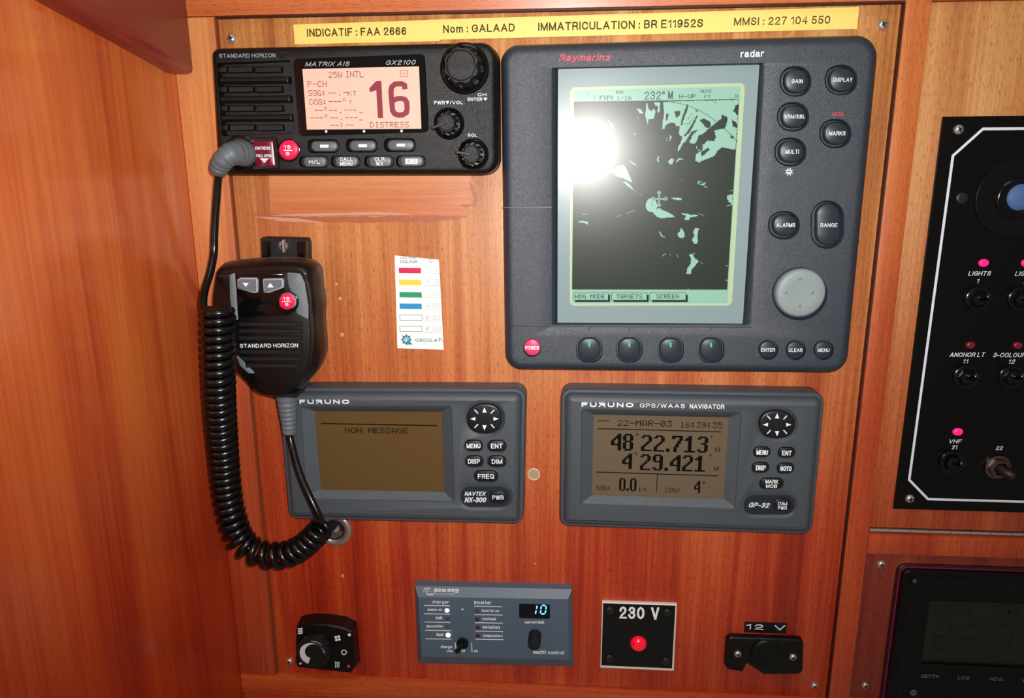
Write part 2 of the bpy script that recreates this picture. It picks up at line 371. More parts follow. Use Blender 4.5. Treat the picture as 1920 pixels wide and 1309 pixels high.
G5.update(dict(zip('ABCDEFGHIJKLMNOPQRSTUVWXYZ', ['7E1111117E', '7F49494936', '3E41414122', '7F4141221C', '7F49494941', '7F09090901', '3E4149497A', '7F0808087F', '00417F4100', '2040413F01', '7F08142241', '7F40404040', '7F020C027F', '7F0408107F', '3E4141413E', '7F09090906', '3E4151215E', '7F09192946', '4649494931', '01017F0101', '3F4040403F', '1F2040201F', '3F4038403F', '6314081463', '0708700807', '6151494543'])))
G5.update({'-': '0808080808', '.': '0060600000', ':': '0036360000', '/': '2010080402', '_': '4040404040', ' ': '0000000000', 'k': '7F10284400', 't': '043F444020', 'n': '7C08040478', 'm': '7C04180478', '°': '0002050200', "'": '0005030000'})
def dots(m, rows, A, u, n, nx, ny, h, fill=1.0):
    for j, row in enumerate(rows):
        i = 0
        while i < len(row):
            if row[i]:
                k = i
                while k < len(row) and row[k]: k += 1
                p = [A+u*(i/nx)+n*(1-(j+fill)/ny), A+u*(k/nx)+n*(1-(j+fill)/ny), A+u*(k/nx)+n*(1-j/ny), A+u*(i/nx)+n*(1-j/ny)]
                m.face([m.av(q.x, h, q.y) for q in p]); i = k
            else: i += 1
def PT(m, s, xl, xr, yb, yt, h, dy=0.0, fill=0.92):
    m.mark(); cols = []
    for ch in s:
        hx = G5[ch]; cols += [int(hx[i:i+2], 16) for i in range(0, 10, 2)]+[0]
    cols = cols[:-1]; A, u, n = frame_(xl, xr, yb, yt, h, dy)
    dots(m, [[(c >> j) & 1 for c in cols] for j in range(7)], A, u, n, len(cols), 7, h, fill)
BIG = {'4': '....## ...### ..####  .##.## ##..## ##..## ###### ....## ....## ....##', '8': '.####. ##..## ##..## ##..## .####. ##..## ##..## ##..## ##..## .####.',
 '2': '.####. ##..## ....## ....## ...##. ..##.. .##... ##.... ##.... ######', '7': '###### ##..## ....## ...##. ...##. ..##.. ..##.. .##... .##... .##...',
 '1': '..##.. .###.. ####.. ..##.. ..##.. ..##.. ..##.. ..##.. ..##.. ######', '3': '.####. ##..## ....## ....## ..###. ....## ....## ....## ##..## .####.',
 '9': '.####. ##..## ##..## ##..## .##### ....## ....## ....## ##..## .####.', '0': '.####. '+'##..## '*8+'.####.', '.': '. . . . . . . . ## ##'}
def BT(m, s, xl, xr, yb, yt, h, dy=0.0):
    m.mark(); rows = [[] for _ in range(10)]
    for ch in s:
        g = BIG[ch].split(); w = max(len(r) for r in g)
        for j in range(10): rows[j] += [c == '#' for c in g[j].ljust(w, '.')]+[False]
    rows = [r[:-1] for r in rows]; A, u, n = frame_(xl, xr, yb, yt, h, dy)
    dots(m, rows, A, u, n, len(rows[0]), 10, h)
def stroke(m, pts, w, h, closed=False):
    """flat ribbon along pixel points, w in px"""
    m.mark(); P = [Vector(p) for p in pts]; n = len(P); L = []; Rr = []
    for i in range(n):
        t1 = (P[i]-P[i-1]).normalized() if (i or closed) else None; t2 = (P[(i+1) % n]-P[i]).normalized() if (i < n-1 or closed) else None
        t1 = t1 or t2; t2 = t2 or t1; n1 = Vector((-t1.y, t1.x)); n2 = Vector((-t2.y, t2.x)); b = (n1+n2).normalized(); k = min(1.5, 1/max(.3, b.dot(n1)))
        L.append(V(*(P[i]+b*k*w/2), h)); Rr.append(V(*(P[i]-b*k*w/2), h))
    a_ = [m.av(p[0], h, p[1]) for p in L]; b_ = [m.av(p[0], h, p[1]) for p in Rr]
    for i in range(n if closed else n-1): j = (i+1) % n; m.face((a_[i], a_[j], b_[j], b_[i]))
def seg(m, x0, y0, x1, y1, w, h): stroke(m, [(x0, y0), (x1, y1)], w, h)
def caption(parent, items, h, mt=None, name='lettering'):
    m = M()
    for it in items: T(m, *it[:5], h, **(it[5] if len(it) > 5 else {}))
    return m.build_each(name, mt or WHITE, parent)

def screw(parent, px, py, rpx, h=0.0, name='screw', label=None, rot=0.4):
    k = pxmm(px, py, h); r = rpx/k; c = V(px, py, h)
    m = M().lathe(c, [(r, h), (r*0.97, h+r*0.22), (r*0.8, h+r*0.5), (r*0.5, h+r*0.68), (r*0.2, h+r*0.74)], 20)
    o = m.build(name, STEEL, parent, 60, label)
    m = M()
    for a_ in (rot, rot+math.pi/2):
        d = Vector((math.cos(a_), math.sin(a_))); n_ = Vector((-d.y, d.x))
        q = [Vector(c)+d*r*0.55+n_*r*0.13, Vector(c)-d*r*0.55+n_*r*0.13, Vector(c)-d*r*0.55-n_*r*0.13, Vector(c)+d*r*0.55-n_*r*0.13]
        m.stack([tuple(p) for p in q], [(0, h+r*0.5), (0, h+r*0.78)])
    m.build('cross_slot', DARKG, o)
    return o
# ============================================================ the setting
def bx(name, x0, x1, z0, z1, h0, h1, m_, b=0.6): return struct(M().box(x0, x1, z0, z1, h0, h1, b).build(name, m_))
# bulkhead on the left: a plane that comes towards the camera
m = M(); q = [(-245, 0)]
i = [m.av(-237, -6, -560), m.av(-237, 330, -560), m.av(-237, 330, 150), m.av(-237, -6, 150), m.av(-249, -6, -560), m.av(-249, 330, -560), m.av(-249, 330, 150), m.av(-249, -6, 150)]
for f_ in ((0, 3, 2, 1), (4, 5, 6, 7), (0, 1, 5, 4), (3, 7, 6, 2), (1, 2, 6, 5), (0, 4, 7, 3)): m.face([i[k] for k in f_])
struct(m.build('wall_left', W_WALL))
# backing behind the boards, so the joints are dark gaps
bx('wall_back', -237, 521, -560, 150, -22, -14, DARKG, 0)
bx('trim_1', -236.9, -210.3, -359.6, 85.4, -13.9, 4, W_STILE)              # left stile
bx('trim_2', -236.9, 180.3, 85.8, 140, -13.9, 4.4, W_RAIL)                # top rail
bx('trim_3', 180.6, 194.4, -559, 140, -13.9, 4, W_POST, 1.0)              # post between the two bays
bx('trim_4', -236.9, 180.3, -375.6, -360.0, -13.9, 4, W_RAILB)            # bottom rail
bx('trim_5', -236.9, 180.3, -559, -376.4, -13.9, 2.5, W_POST)             # ledge under the bottom rail
bx('trim_6', 194.7, 520, -247.0, -233.2, -13.9, 3.6, W_POST)   # rail under the hinge
bx('trim_7', 194.7, 520, 86.0, 140, -13.9, 3.6, W_RAIL)
JSHADE = mat('dark painted joint shade', (62, 16, 8), .6); JSHADE2 = mat('brown painted joint shade', (128, 58, 22), .6)  # joint shade put into colour: thin strips stand in for the shadowed gap
bx('joint_shade_9', 180.0, 180.58, -359.6, 85.3, -13, 3.6, JSHADE, .1)
bx('joint_shade_10', -209.6, 180.0, 84.9, 85.78, -13, 4.0, JSHADE, .1)
bx('joint_shade_11', -210.3, -209.75, -359.6, 85.0, -13, 3.6, JSHADE2, .1)
bx('trim_8', 194.7, 520, -559, -358.4, -13.9, 3.0, W_RAILB)

# valance / corner board fixed to the bulkhead, lower edge rounded and rising towards the viewer
m = M(); prof = [(2, 53.8), (14, 53.6), (60, 61.6), (116, 71), (200, 85), (260, 95), (260, 150), (1, 150), (1, 57)]
A_ = [m.av(-236.9, h, z) for h, z in prof]
def gin(d): return inset(prof, -d if sum(prof[i][0]*prof[(i+1) % 9][1]-prof[(i+1) % 9][0]*prof[i][1] for i in range(9)) < 0 else d)
B_ = [m.av(-229.5, h, z) for h, z in prof]; C_ = [m.av(-227.2, h, z) for h, z in gin(1.0)]; D2 = [m.av(-226, h, z) for h, z in gin(3.4)]
for a_, b_ in ((A_, B_), (B_, C_), (C_, D2)): m.bridge(a_, b_)
m.face(D2)
o = m.build('corner_valance', W_GUS, None, 50)
tag(o, 'dark red varnished corner board fixed to the upper left bulkhead', 'board')

# ============================================================ boards
pan = thing('instrument_panel', 'large reddish mahogany veneer panel that carries the radio, radar and navigation units', 'panel', 960, 650)
M().box(-209.7, 179.9, -359.4, 84.8, -12, 0, 0.4).build('veneer_board', W_PANEL, pan)
for x, y, r, rt in ((434.6, 72.6, 9, .3), (1654.5, 46.5, 10.5, .5), (543, 1240, 6.3, .2), (1527, 1286, 7, .9)): screw(pan, x, y, r, 0, rot=rt)
# filled cut-out under the radio: a let-in piece with glue marks
pt = M().stack(rq([(504, 327), (882, 326), (880, 403), (506, 406)], .2, 0), [(0, -1), (0, 0.12), (0.1, .2)]).build('wood_patch', W_PATCH, pan, label='smoother orange wood piece let in below the radio')
GLUE = mat('glue smear', (196, 146, 120), 0.4); GLUE2 = mat('dark glue', (168, 92, 66), 0.4)
def smear(pts, w0, mt, hh, name):
    m = M(); n = len(pts); random.seed(len(pts)*13+int(pts[0][0])); top = []; bot = []
    for k in range(n-1):
        for s in range(7):
            t = s/7; x = pts[k][0]*(1-t)+pts[k+1][0]*t; y = pts[k][1]*(1-t)+pts[k+1][1]*t; e = min(1, (k+t)*1.2+.1, (n-1-k-t)*1.2+.1)
            vert = abs(pts[-1][1]-pts[0][1]) > abs(pts[-1][0]-pts[0][0])
            a_, b_ = random.uniform(.5, 1)*w0*e, random.uniform(.5, 1)*w0*e
            if vert: top.append((x-a_, y)); bot.append((x+b_, y))
            else: top.append((x, y-a_)); bot.append((x, y+b_))
    m.flat(pp(top+bot[::-1], hh), hh); return m.build(name, mt, pt, smooth=False)
smear([(474, 402), (600, 411), (700, 412), (800, 410), (888, 406)], 7, GLUE2, .25, 'glue_smear')
smear([(480, 407), (540, 412), (610, 417)], 4.5, GLUE, .3, 'glue_smear')
smear([(505, 404), (580, 403), (700, 400), (780, 402)], 3.2, GLUE, .3, 'glue_smear')
smear([(880, 338), (886, 355), (893, 372), (886, 392)], 5, GLUE2, .25, 'glue_smear')
smear([(862, 385), (875, 386), (888, 384)], 4, GLUE2, .28, 'glue_smear')
smear([(503, 330), (504, 370), (506, 405)], 1.6, GLUE2, .25, 'glue_smear')
for x, y, r in ((642, 1080, 3.2), (630.5, 533, 3.2), (637.5, 560, 3.5), (641, 628, 4.0), (1003, 1057, 2)):
    k = pxmm(x, y); m = M().lathe(V(x, y), [(r/k, 0), (r/k*.8, .12), (r/k*.3, .18)], 12); m.build('filler_dot', mat('filler', (206, 142, 110), .5), pan, 60)
k = pxmm(1001, 889)
o = thing('hole_plug', 'small pale round plug in the wood between the two grey navigation units', 'plug', 1001, 889)
M().lathe(V(1001, 889), [(12/k, 0), (12/k, .8), (11.4/k, 1.1), (10/k, 1.1), (9.4/k, .7)], 28).build('rim', mat('plug rim', (222, 190, 155), .35), o, 50)
M().lathe(V(1001, 889), [(9.4/k, .3), (9.4/k, .72), (6/k, .8)], 28).build('disc', mat('plug disc', (172, 146, 116), .3), o, 50)

ub = thing('switch_door', 'yellowish wooden door on the right holding the black switch panel', 'door', 1850, 600)
M().box(195.2, 520, -229.6, 85.4, -11, 0.6, 0.5).build('door_board', W_RIGHT, ub)
h_ = M()
# piano hinge with knuckles
hg = None
x = 195.6
m = M()
m.box(195.4, 520, -232.6, -230.4, -10, -0.3, .1)
leafp = m.build('hinge_leaf', mat('hinge steel', (150, 140, 132), .35, metal=1), ub)
while x < 519:
    m = M().tube([(x+.15, .4, -231.6), (x+12.3, .4, -231.6)], .95, 12); m.build('hinge_knuckle', STEEL, leafp, 50); x += 12.6
lb = thing('gauge_board', 'lower right dark red wooden board holding the black depth display', 'board', 1750, 1200)
M().box(195.2, 520, -358.0, -247.5, -11, 0.4, 0.4).build('veneer_board', W_LOW, lb)
screw(lb, 1652, 1058, 8.2, .4, rot=.6); screw(lb, 1622, 1285, 7, .4, rot=.3)

# ============================================================ yellow label strips
def strip(name, pts, h0, items, label):
    o = M().stack(pp(pts, h0), [(0, h0-.15), (0, h0)]).build(name, YEL, None, smooth=False)
    tag(o, label, 'label'); caption(o, items, h0+.06, YINK); return o
strip('label_tape', [(550, 46), (823, 37), (824, 77), (553, 83)], .2, [('INDICATIF : FAA 2666', 576, 762, 69, 54, dict(dy=-3.5, bold=.035))], 'yellow tape strip reading INDICATIF : FAA 2666 above the radio')
strip('label_tape', [(802, 37), (1611, 13), (1607, 54), (805, 75)], .4, [('Nom : GALAAD', 831, 965, 62, 47, dict(dy=-3, bold=.035)), ('IMMATRICULATION : BR E11952S', 1009, 1318, 58, 42.5, dict(dy=-7, bold=.035)), ('MMSI : 227 104 550', 1376, 1556, 48, 33, dict(dy=-3.5, bold=.02))], 'long yellow tape strip reading Nom : GALAAD and IMMATRICULATION above the radar')

# ============================================================ marine radio
HR = 20
ra = thing('marine_radio', 'black marine radio with pink lit screen showing 16', 'radio', 660, 200)
P_ = [(399, 91), (932, 79), (934, 328), (412, 328)]
holes = [[(rq([(406, 118), (545, 112), (552, 250), (416, 256)], 1.5, HR), HR), (rq([(408, 120), (543, 114), (550, 248), (418, 254)], 1.2, HR), 14.5)]]
soft = [(608, 274), (680, 273), (751.5, 272)]
low = [(589.5, 303.5, 'H/L'), (649, 303, 'CM'), (712, 303, 'CW'), (771, 302.5, 'AIS')]
for x, y in soft: holes.append([(cap_(x-2, y, 60, 26, HR, 3), HR), (cap_(x-1, y, 52, 21, HR, 3), HR-2)])
for x, y, s in low: holes.append([(cap_(x-1, y, 56, 22, HR, 2.6), HR), (cap_(x-1, y, 50, 19.5, HR, 2.6), HR-2)])
M().stack(rq(P_, [4.5, 9, 9, 6], HR-4), [(-.4, 0), (-.4, 1.2), (0, 1.6), (0, HR-4.5), (.7, HR-2), (2, HR-.6), (3.6, HR)], holes).build('housing', RADIOB, ra, 40)
# speaker louvres: tall bars and thin bars between them
for k, (ya, yb, xr) in enumerate(((144, 157, 541), (179.5, 193, 544), (215, 228, 547.5))):
    M().stack(rq([(409+k*1.5, ya+1), (xr, ya-1), (xr+.6, yb-1), (410+k*1.5, yb)], .6, HR), [(0, 14.4), (0, HR-1), (.5, HR-.4), (1.2, HR)]).build('grille_bar', RADIOS, ra, 40)
for k, ya in enumerate((124, 161, 197, 233)):
    for xa, xb in ((410+k, 425+k), (427+k, 474+k), (478+k, 528+k)):
        M().stack(rq([(xa, ya+1), (xb, ya), (xb, ya+12), (xa, ya+13)], .5, HR-2.5), [(0, 14.4), (0, HR-3.2), (.5, HR-2.6)]).build('grille_slat', RADIOS, ra, 40)
# screen bezel + display
bz = M().stack(rq([(549, 110), (796, 101), (804, 248), (561, 255)], 2.5, HR+1), [(0, HR-.5), (0, HR+.6), (.4, HR+1)]).build('screen_bezel', BLACKG, ra, 40)
sc_ = M().flat(pp([(567, 129.5), (785.5, 124.5), (790, 241.5), (575.5, 243)], HR+1.1), HR+1.1).build('screen', PINK, ra, smooth=False, label='backlit pink display')
hs = HR+1.2
m = M()
PT(m, '25W', 616, 642, 146, 134.5, hs); PT(m, 'INTL', 648, 682, 145.5, 133.5, hs, -.3)
PT(m, 'P-CH', 577, 613, 163.5, 152, hs, -.4); PT(m, 'SOG:', 578.5, 611, 180, 169, hs); PT(m, 'COG:', 580, 613, 196.5, 186, hs)
PT(m, 'KT', 652, 669, 179.5, 170.5, hs); PT(m, 'T', 654.5, 660, 195.5, 188, hs); PT(m, 'DISTRESS', 694, 767, 239.5, 229, hs, -.6)
for a_, b_, y in ((615, 631, 174.5), (644, 651, 173.5), (616, 643, 190.5), (590, 607, 207), (617, 634, 207), (645, 671, 206.5), (674, 680, 211), (582, 607, 221), (619, 634, 221), (647, 672, 220.5), (673.5, 681, 225), (620, 636, 235), (648, 664, 234.5)):
    x = a_
    while x < b_-2: seg(m, x, y, min(x+7, b_), y-.1, 1.5, hs); x += 8.4
for x, y in ((637, 178), (638.5, 211), (640, 224), (640, 232), (640.5, 236.5)): seg(m, x-1.2, y, x+1.2, y, 2.4, hs)
for x, y in ((645.5, 187), (610, 204), (611, 217.5)): stroke(m, [(x-2, y-2.4), (x+2, y-2.4), (x+2, y+2.4), (x-2, y+2.4)], .9, hs, True)
stroke(m, [(750.5, 132.5), (763.5, 132), (764, 143.5), (751, 144)], 1, hs, True); stroke(m, [(753.5, 136.5), (757, 139), (761, 136.5)], .9, hs)
m.build_each('display_text', INKR, sc_)
m = M()
m.flat(pp([(692, 166), (705, 152), (715, 151.5), (718.5, 221.5), (708.5, 221.5), (705.5, 169), (694, 173)], hs), hs)
stroke(m, [(759.5, 167.5), (758.5, 160), (753, 157), (741, 157.5), (734.5, 163), (733, 172), (736, 207), (740, 213.5), (747, 216), (755, 215.5), (762, 211), (763.5, 203), (762.5, 192), (759, 186)], 10, hs); stroke(m, [(762.3, 191), (758.5, 186), (752, 184.7), (744, 185.2), (735, 190)], 9.5, hs+.04)
m.build_each('channel_digit', INKM, sc_)
caption(bz, [('MATRIX AIS', 572, 656, 124.7, 116.2, dict(dy=-1, bold=.03, shear=.3)), ('GX2100', 723.5, 780, 122, 113, dict(dy=-.8, bold=.03, shear=.3))], HR+1.1, WHITED)
m = M()
for x, y in ((611.5, 246.5), (682.5, 246.2), (753, 245.5)): m.flat(pp(R4(x-2, y-2.2, x+2, y+2.2), HR+1.1), HR+1.1)
m.build_each('tick_mark', WHITE, bz)
def button(parent, poly, h0, h1, mt, cap=None, name='button', label=None, capm=None, rnd=.5, top=None):
    o = M().stack(poly, [(0, h0), (0, h1-rnd), (rnd*.35, h1-rnd*.35), (rnd, h1)]).build(name, mt, parent, 50, label)
    if cap: caption(o, cap, h1+.07, capm or WHITE, 'caption')
    return o
for x, y in soft:
    o = button(ra, cap_(x, y+.3, 48, 18, HR+.6, 2.8), HR-2, HR+.8, RUB, name='soft_key')
    M().flat(pp(R4(x-8, y-2.6, x+8, y+2.8), HR+.9), HR+.9).build('caption', WHITE, o, smooth=False)
lt = {'H/L': [('H/L', 579.5, 600, 307.5, 299.5, dict(bold=.03))], 'CM': [('CALL', 637.5, 661, 302, 295, dict(bold=.03)), ('MENU', 637.5, 661, 310.5, 303, dict(bold=.03))],
      'CW': [('CLR', 702.5, 721, 302, 295, dict(bold=.03)), ('WX', 705, 718.5, 310.5, 303, dict(bold=.03))]}
for x, y, s in low:
    o = button(ra, rq([(x-21, y-9), (x+23, y-9.5), (x+20, y+9), (x-18, y+9.5)], 2.3, HR+.6), HR-2, HR+.8, RUB, cap=lt.get(s), name='function_key')
    if s == 'AIS':
        M().flat(pp(R4(x-11, y-5, x+12, y+5), HR+.88), HR+.88).build('caption', WHITE, o, smooth=False)
        caption(o, [('AIS', x-8, x+9, y+3.4, y-3.4)], HR+.95, RUB, 'caption')
# distress flap and 16/9 key
M().stack(rq([(467, 259), (519, 257), (524, 316), (475, 319)], 1.2, HR+1.2), [(0, HR-.5), (0, HR+1.2), (.4, HR+1.6)], [[(rq([(472, 263), (513, 262), (517, 311), (478, 313)], .4, HR+1.6), HR+1.6), (rq([(472, 263), (513, 262), (517, 311), (478, 313)], .4, HR+1.6), HR+.4)]]).build('flap_frame', BLACKG, ra, 40)
o = M().stack(rq([(473, 265), (511.5, 264), (516.5, 311), (479, 313.5)], .5, HR+1.8), [(0, HR+.3), (0, HR+1.6), (.5, HR+2)]).build('distress_flap', mat('crimson flap', (110, 14, 44), .2), ra, 40, label='dark red hinged distress cover')
caption(o, [('DISTRESS', 479, 507, 281, 275, dict(bold=.03)), ('PULL OPEN', 481, 509, 295, 289.5, dict(bold=.03))], HR+2.1)
m = M(); m.flat(pp([(487, 297), (504, 297), (500, 301), (491, 301)], HR+2.1), HR+2.1); m.flat(pp([(491.5, 302), (499.5, 302), (496, 305.5)], HR+2.1), HR+2.1); m.build_each('arrow_mark', WHITE, o)
ring = M().stack(se(542, 282, 22, 22, HR), [(0, HR-.5), (0, HR+.5), (.6, HR+.9)], [[(se(541.5, 281.5, 19.5, 19.5, HR+.9), HR+.9), (se(541.5, 281.5, 19.5, 19.5, HR+.9), HR-.3)]]).build('key_collar', BLACKG, ra, 40)
o = button(ra, se(541, 281, 18.6, 19, HR+1.5), HR-.3, HR+2, mat('red key lit', (226, 26, 80), .35), [('16', 532, 545, 279, 272, dict(bold=.05)), ('9', 536, 543.5, 291.5, 285, dict(bold=.05))], 'channel_key', 'round pink-red 16/9 key', rnd=1)
M().flat(pp([(532, 281), (548, 281.2), (548, 282.9), (532, 282.7)], HR+2.1), HR+2.1).build('caption', WHITE, o, smooth=False)
caption(ra, [('STANDARD HORIZON', 411.5, 517, 108.6, 101, dict(dy=-1, bold=.02))], HR+.08, WHITED)
caption(ra, [('PWR', 814, 834, 196, 189.2, dict(bold=.03)), ('/VOL', 843.5, 868, 195.7, 189, dict(bold=.03)), ('CH', 895.5, 912, 180.5, 174.5, dict(bold=.03)), ('ENTER', 877, 904, 189.5, 183.2, dict(bold=.03)), ('SQL', 877, 895, 256.5, 250.5, dict(bold=.02))], HR+.08, WHITE)
m = M(); m.flat(pp([(835.5, 189.5), (842.5, 189.3), (839, 195.6)], HR+.08), HR+.08); m.flat(pp([(906, 183.5), (914, 183.3), (910, 189.3)], HR+.08), HR+.08); m.build_each('arrow_mark', WHITE, ra)
def knob(parent, cx, cy, rr, hb, ht, capr, nt, name, label=None, pointer=None):
    """fluted knob standing on a round skirt: (cx, cy) px of the base"""
    c = V(cx, cy, hb); k = pxmm(cx, cy, hb); R_b = rr/k
    o = M().lathe(c, [(R_b, hb), (R_b, hb+1), (R_b*.95, hb+1.8), (R_b*.86, hb+2.2), (R_b*.8, hb+1.6), (R_b*.7, hb+1.5)], 40).build(name, BLACKG, parent, 45, label)
    m = M(); n = nt*8; rad = capr/k*1.0
    def ringp(s, fl): return [(c[0]+s*math.cos(2*math.pi*j/n)*(1+(fl if (j % 8) in (2, 3, 4, 5) else 0)), c[1]+s*math.sin(2*math.pi*j/n)*(1+(fl if (j % 8) in (2, 3, 4, 5) else 0))) for j in range(n)]
    pr = None
    for s, h, fl in ((rad*1.1, hb+1.4, .16), (rad*1.08, hb+3.5, .16), (rad*1.0, ht-1, .14), (rad*.97, ht-.2, .10), (rad*.97, ht, 0.02), (rad*.9, ht, 0), (rad*.88, ht-.4, 0), (rad*.84, ht-.1, 0), (rad*.4, ht, 0)):
        lp = m.loop(ringp(s, fl), h)
        if pr: m.bridge(pr, lp)
        pr = lp
    m.face(pr); g = m.build('knob_grip', RADIOB, o, 30)
    if pointer:
        a_ = math.radians(pointer); d = Vector((math.cos(a_), math.sin(a_))); nn = Vector((-d.y, d.x)); cc = Vector(c)
        w_ = .75; q = [cc-nn*w_, cc+d*rad*1.75-nn*w_, cc+d*rad*1.75+nn*w_, cc+nn*w_]
        M().stack([tuple(p) for p in q], [(0, hb+2.5), (0, ht+.2), (.25, ht+.5)]).build('pointer', RADIOS, o, 40)
    return o
knob(ra, 871.5, 129, 46, HR-.2, HR+15, 29.5, 8, 'channel_knob', 'largest round selector knob')
knob(ra, 842, 232, 29, HR-.2, HR+11, 15.5, 12, 'volume_knob', pointer=200)
knob(ra, 887.5, 289.5, 29, HR-.2, HR+11, 15.5, 12, 'squelch_knob', pointer=172)
# socket for the microphone plug
c = V(452, 288, HR); M().lathe(c, [(10.5, HR-.3), (10.5, HR+.6), (9.6, HR+1.2), (9, HR+1.2), (8.6, HR+.4)], 32).build('plug_socket', BLACKG, ra, 45)
# ============================================================ microphone, its clip and coiled lead
def P3(x, y, h): q = V(x, y, h); return (q[0], h, q[1])
def smooth_path(pts, n=8):
    out = []; P = [Vector(p) for p in pts]; k = len(P)
    for i in range(k-1):
        p0 = P[max(i-1, 0)]; p1 = P[i]; p2 = P[i+1]; p3 = P[min(i+2, k-1)]
        for j in range(n):
            t = j/n; out.append(.5*((2*p1)+(p2-p0)*t+(2*p0-5*p1+4*p2-p3)*t*t+(3*p1-p0-3*p2+p3)*t**3))
    out.append(P[-1]); return out
hc = thing('microphone_clip', 'black wall clip with a bright screw behind the top of the hand microphone', 'clip', 531, 465)
M().stack(rq([(487, 448), (492, 445), (573, 447), (576, 455), (578, 500), (489, 500)], 1.2, 8), [(0, 0), (0, 7), (.6, 8)]).build('clip_plate', BLACKM, hc, 40)
for x0, x1 in ((488, 503), (556, 572)): M().stack(rq([(x0, 452), (x1, 452), (x1+1, 498), (x0+1, 498)], 1, 12), [(0, 7.5), (0, 11), (.8, 12)]).build('clip_rail', BLACKG, hc, 40)
o = screw(hc, 531, 461, 9, 8, rot=1.5)
M().stack(rq([(528.5, 450), (532.5, 450), (533.5, 474), (530, 474)], .4, 12), [(0, 9.5), (0, 12), (.2, 12.3)]).build('wing', STEEL, o, 40)

mc = thing('hand_microphone', 'black hand microphone with coiled lead hanging left of the colour chart', 'microphone', 520, 600)
SH = [(411, 512), (416, 499), (430, 490), (480, 484), (540, 482), (575, 485), (592, 493), (601, 507), (604, 540), (609, 568), (607, 600), (611, 640), (609, 668), (598, 693), (580, 713), (566, 728), (540, 740), (513, 740), (490, 731), (468, 710), (450, 690), (438, 665), (425, 630), (412, 595), (405, 560)]
def spl(pts, h, n=3):
    q = [Vector((x, y, 0)) for x, y in pts]; k = len(q); out = []
    for i in range(k):
        p0, p1, p2, p3 = q[i-1], q[i], q[(i+1) % k], q[(i+2) % k]
        for j in range(n):
            t = j/n; v = .5*((2*p1)+(p2-p0)*t+(2*p0-5*p1+4*p2-p3)*t*t+(3*p1-p0-3*p2+p3)*t**3); out.append(V(v.x, v.y, h))
    return out
M().stack(spl(SH, 22), [(3, 13), (.6, 16), (0, 20), (0, 23)]).build('back_shell', mat('mic back grey', (62, 64, 66), .35), mc, 50, label='grey back rim')
M().stack(inset(ccw(spl(SH, 23)), .5), [(0, 23), (0, 26), (.8, 30), (2.6, 34), (4.5, 36)]).build('front_shell', mat('mic shell black', (15, 11, 11), .34), mc, 50)
FR = [(431, 514), (440, 509), (500, 508), (545, 508), (562, 512), (571, 524), (578, 560), (581, 600), (583, 640), (578, 685), (565, 715), (545, 731), (515, 731), (490, 720), (468, 698), (450, 678), (441, 650), (435, 600), (430, 550)]
hf = 40
M().stack(spl(FR, hf), [(0, 34), (0, hf-1.2), (.4, hf-.4), (1.2, hf)]).build('front_plate', mat('mic front', (12, 12, 13), .3, bump=.4, bscale=3500), mc, 45)
SIL = mat('mic grey strip', (104, 112, 116), .38, bump=.9, bscale=3600, speck=.12)
M().stack(rq([(430, 516), (440, 511), (444, 540), (446, 600), (437, 600), (431, 560)], .6, hf+.5), [(0, hf-.3), (0, hf+.3), (.4, hf+.6)]).build('side_strip', SIL, mc, 45, label='grey textured strip')
M().stack(rq([(538, 511), (562, 513), (571, 530), (578, 575), (578, 600), (556, 588), (552, 560), (541, 536)], .8, hf+.5), [(0, hf-.3), (0, hf+.3), (.4, hf+.6)]).build('side_strip', SIL, mc, 45)
M().stack(rq([(441, 664), (456, 678), (478, 700), (466, 701), (450, 686)], .4, hf+.5), [(0, hf-.3), (0, hf+.3), (.3, hf+.6)]).build('side_strip', SIL, mc, 45)
M().stack(rq([(440, 513), (530, 511), (534, 552), (548, 590), (446, 596)], 1.5, hf+.3), [(0, hf-.2), (0, hf+.2), (.3, hf+.5)]).build('key_field', BLACKG, mc, 45)
for pts, tri in (([(444, 525), (450, 521), (480, 521), (483, 526), (483, 549), (475, 550), (445, 541)], [(454.5, 530.5), (466.5, 530.5), (461, 538)]), ([(492, 523), (528, 522), (531, 526), (531, 540), (503, 550), (494, 549)], [(501, 539), (513.5, 539), (506.5, 530.5)])):
    o = M().stack(rq(pts, .8, hf+2), [(0, hf+.2), (0, hf+1.6), (.4, hf+2)]).build('channel_key', mat('light edge', (150, 156, 164), .4), mc, 45)
    M().stack(inset(rq(pts, .8, hf+2), .8), [(0, hf+1.9), (.1, hf+2.1)]).build('key_face', mat('key face', (98, 104, 114), .45), o, 45)
    M().flat(pp(tri, hf+2.2), hf+2.2).build('arrow_mark', WHITE, o, smooth=False)
M().stack(se(539.5, 567, 21, 21, hf+.5), [(0, hf-.2), (0, hf+.8), (.5, hf+1.2)], [[(se(539, 566, 17, 17, hf+1.2), hf+1.2), (se(539, 566, 17, 17, hf+1.2), hf)]]).build('key_collar', BLACKG, mc, 45)
M().stack(se(540, 564, 16.5, 16.5, hf+1), [(0, hf), (.3, hf+1.2)]).build('key_rim', mat('light edge', (150, 156, 164), .4), mc, 45)
o = button(mc, se(537.5, 565.5, 15, 15.5, hf+2), hf+.4, hf+2, mat('red key lit', (226, 26, 80), .35), [('16', 531, 543, 564, 557, dict(bold=.05)), ('9', 535, 541.5, 574, 568, dict(bold=.05))], 'priority_key', 'round pink-red 16/9 key')
M().flat(pp([(529, 565), (546, 565.2), (546, 566.5), (529, 566.3)], hf+2.1), hf+2.1).build('caption', WHITE, o, smooth=False)
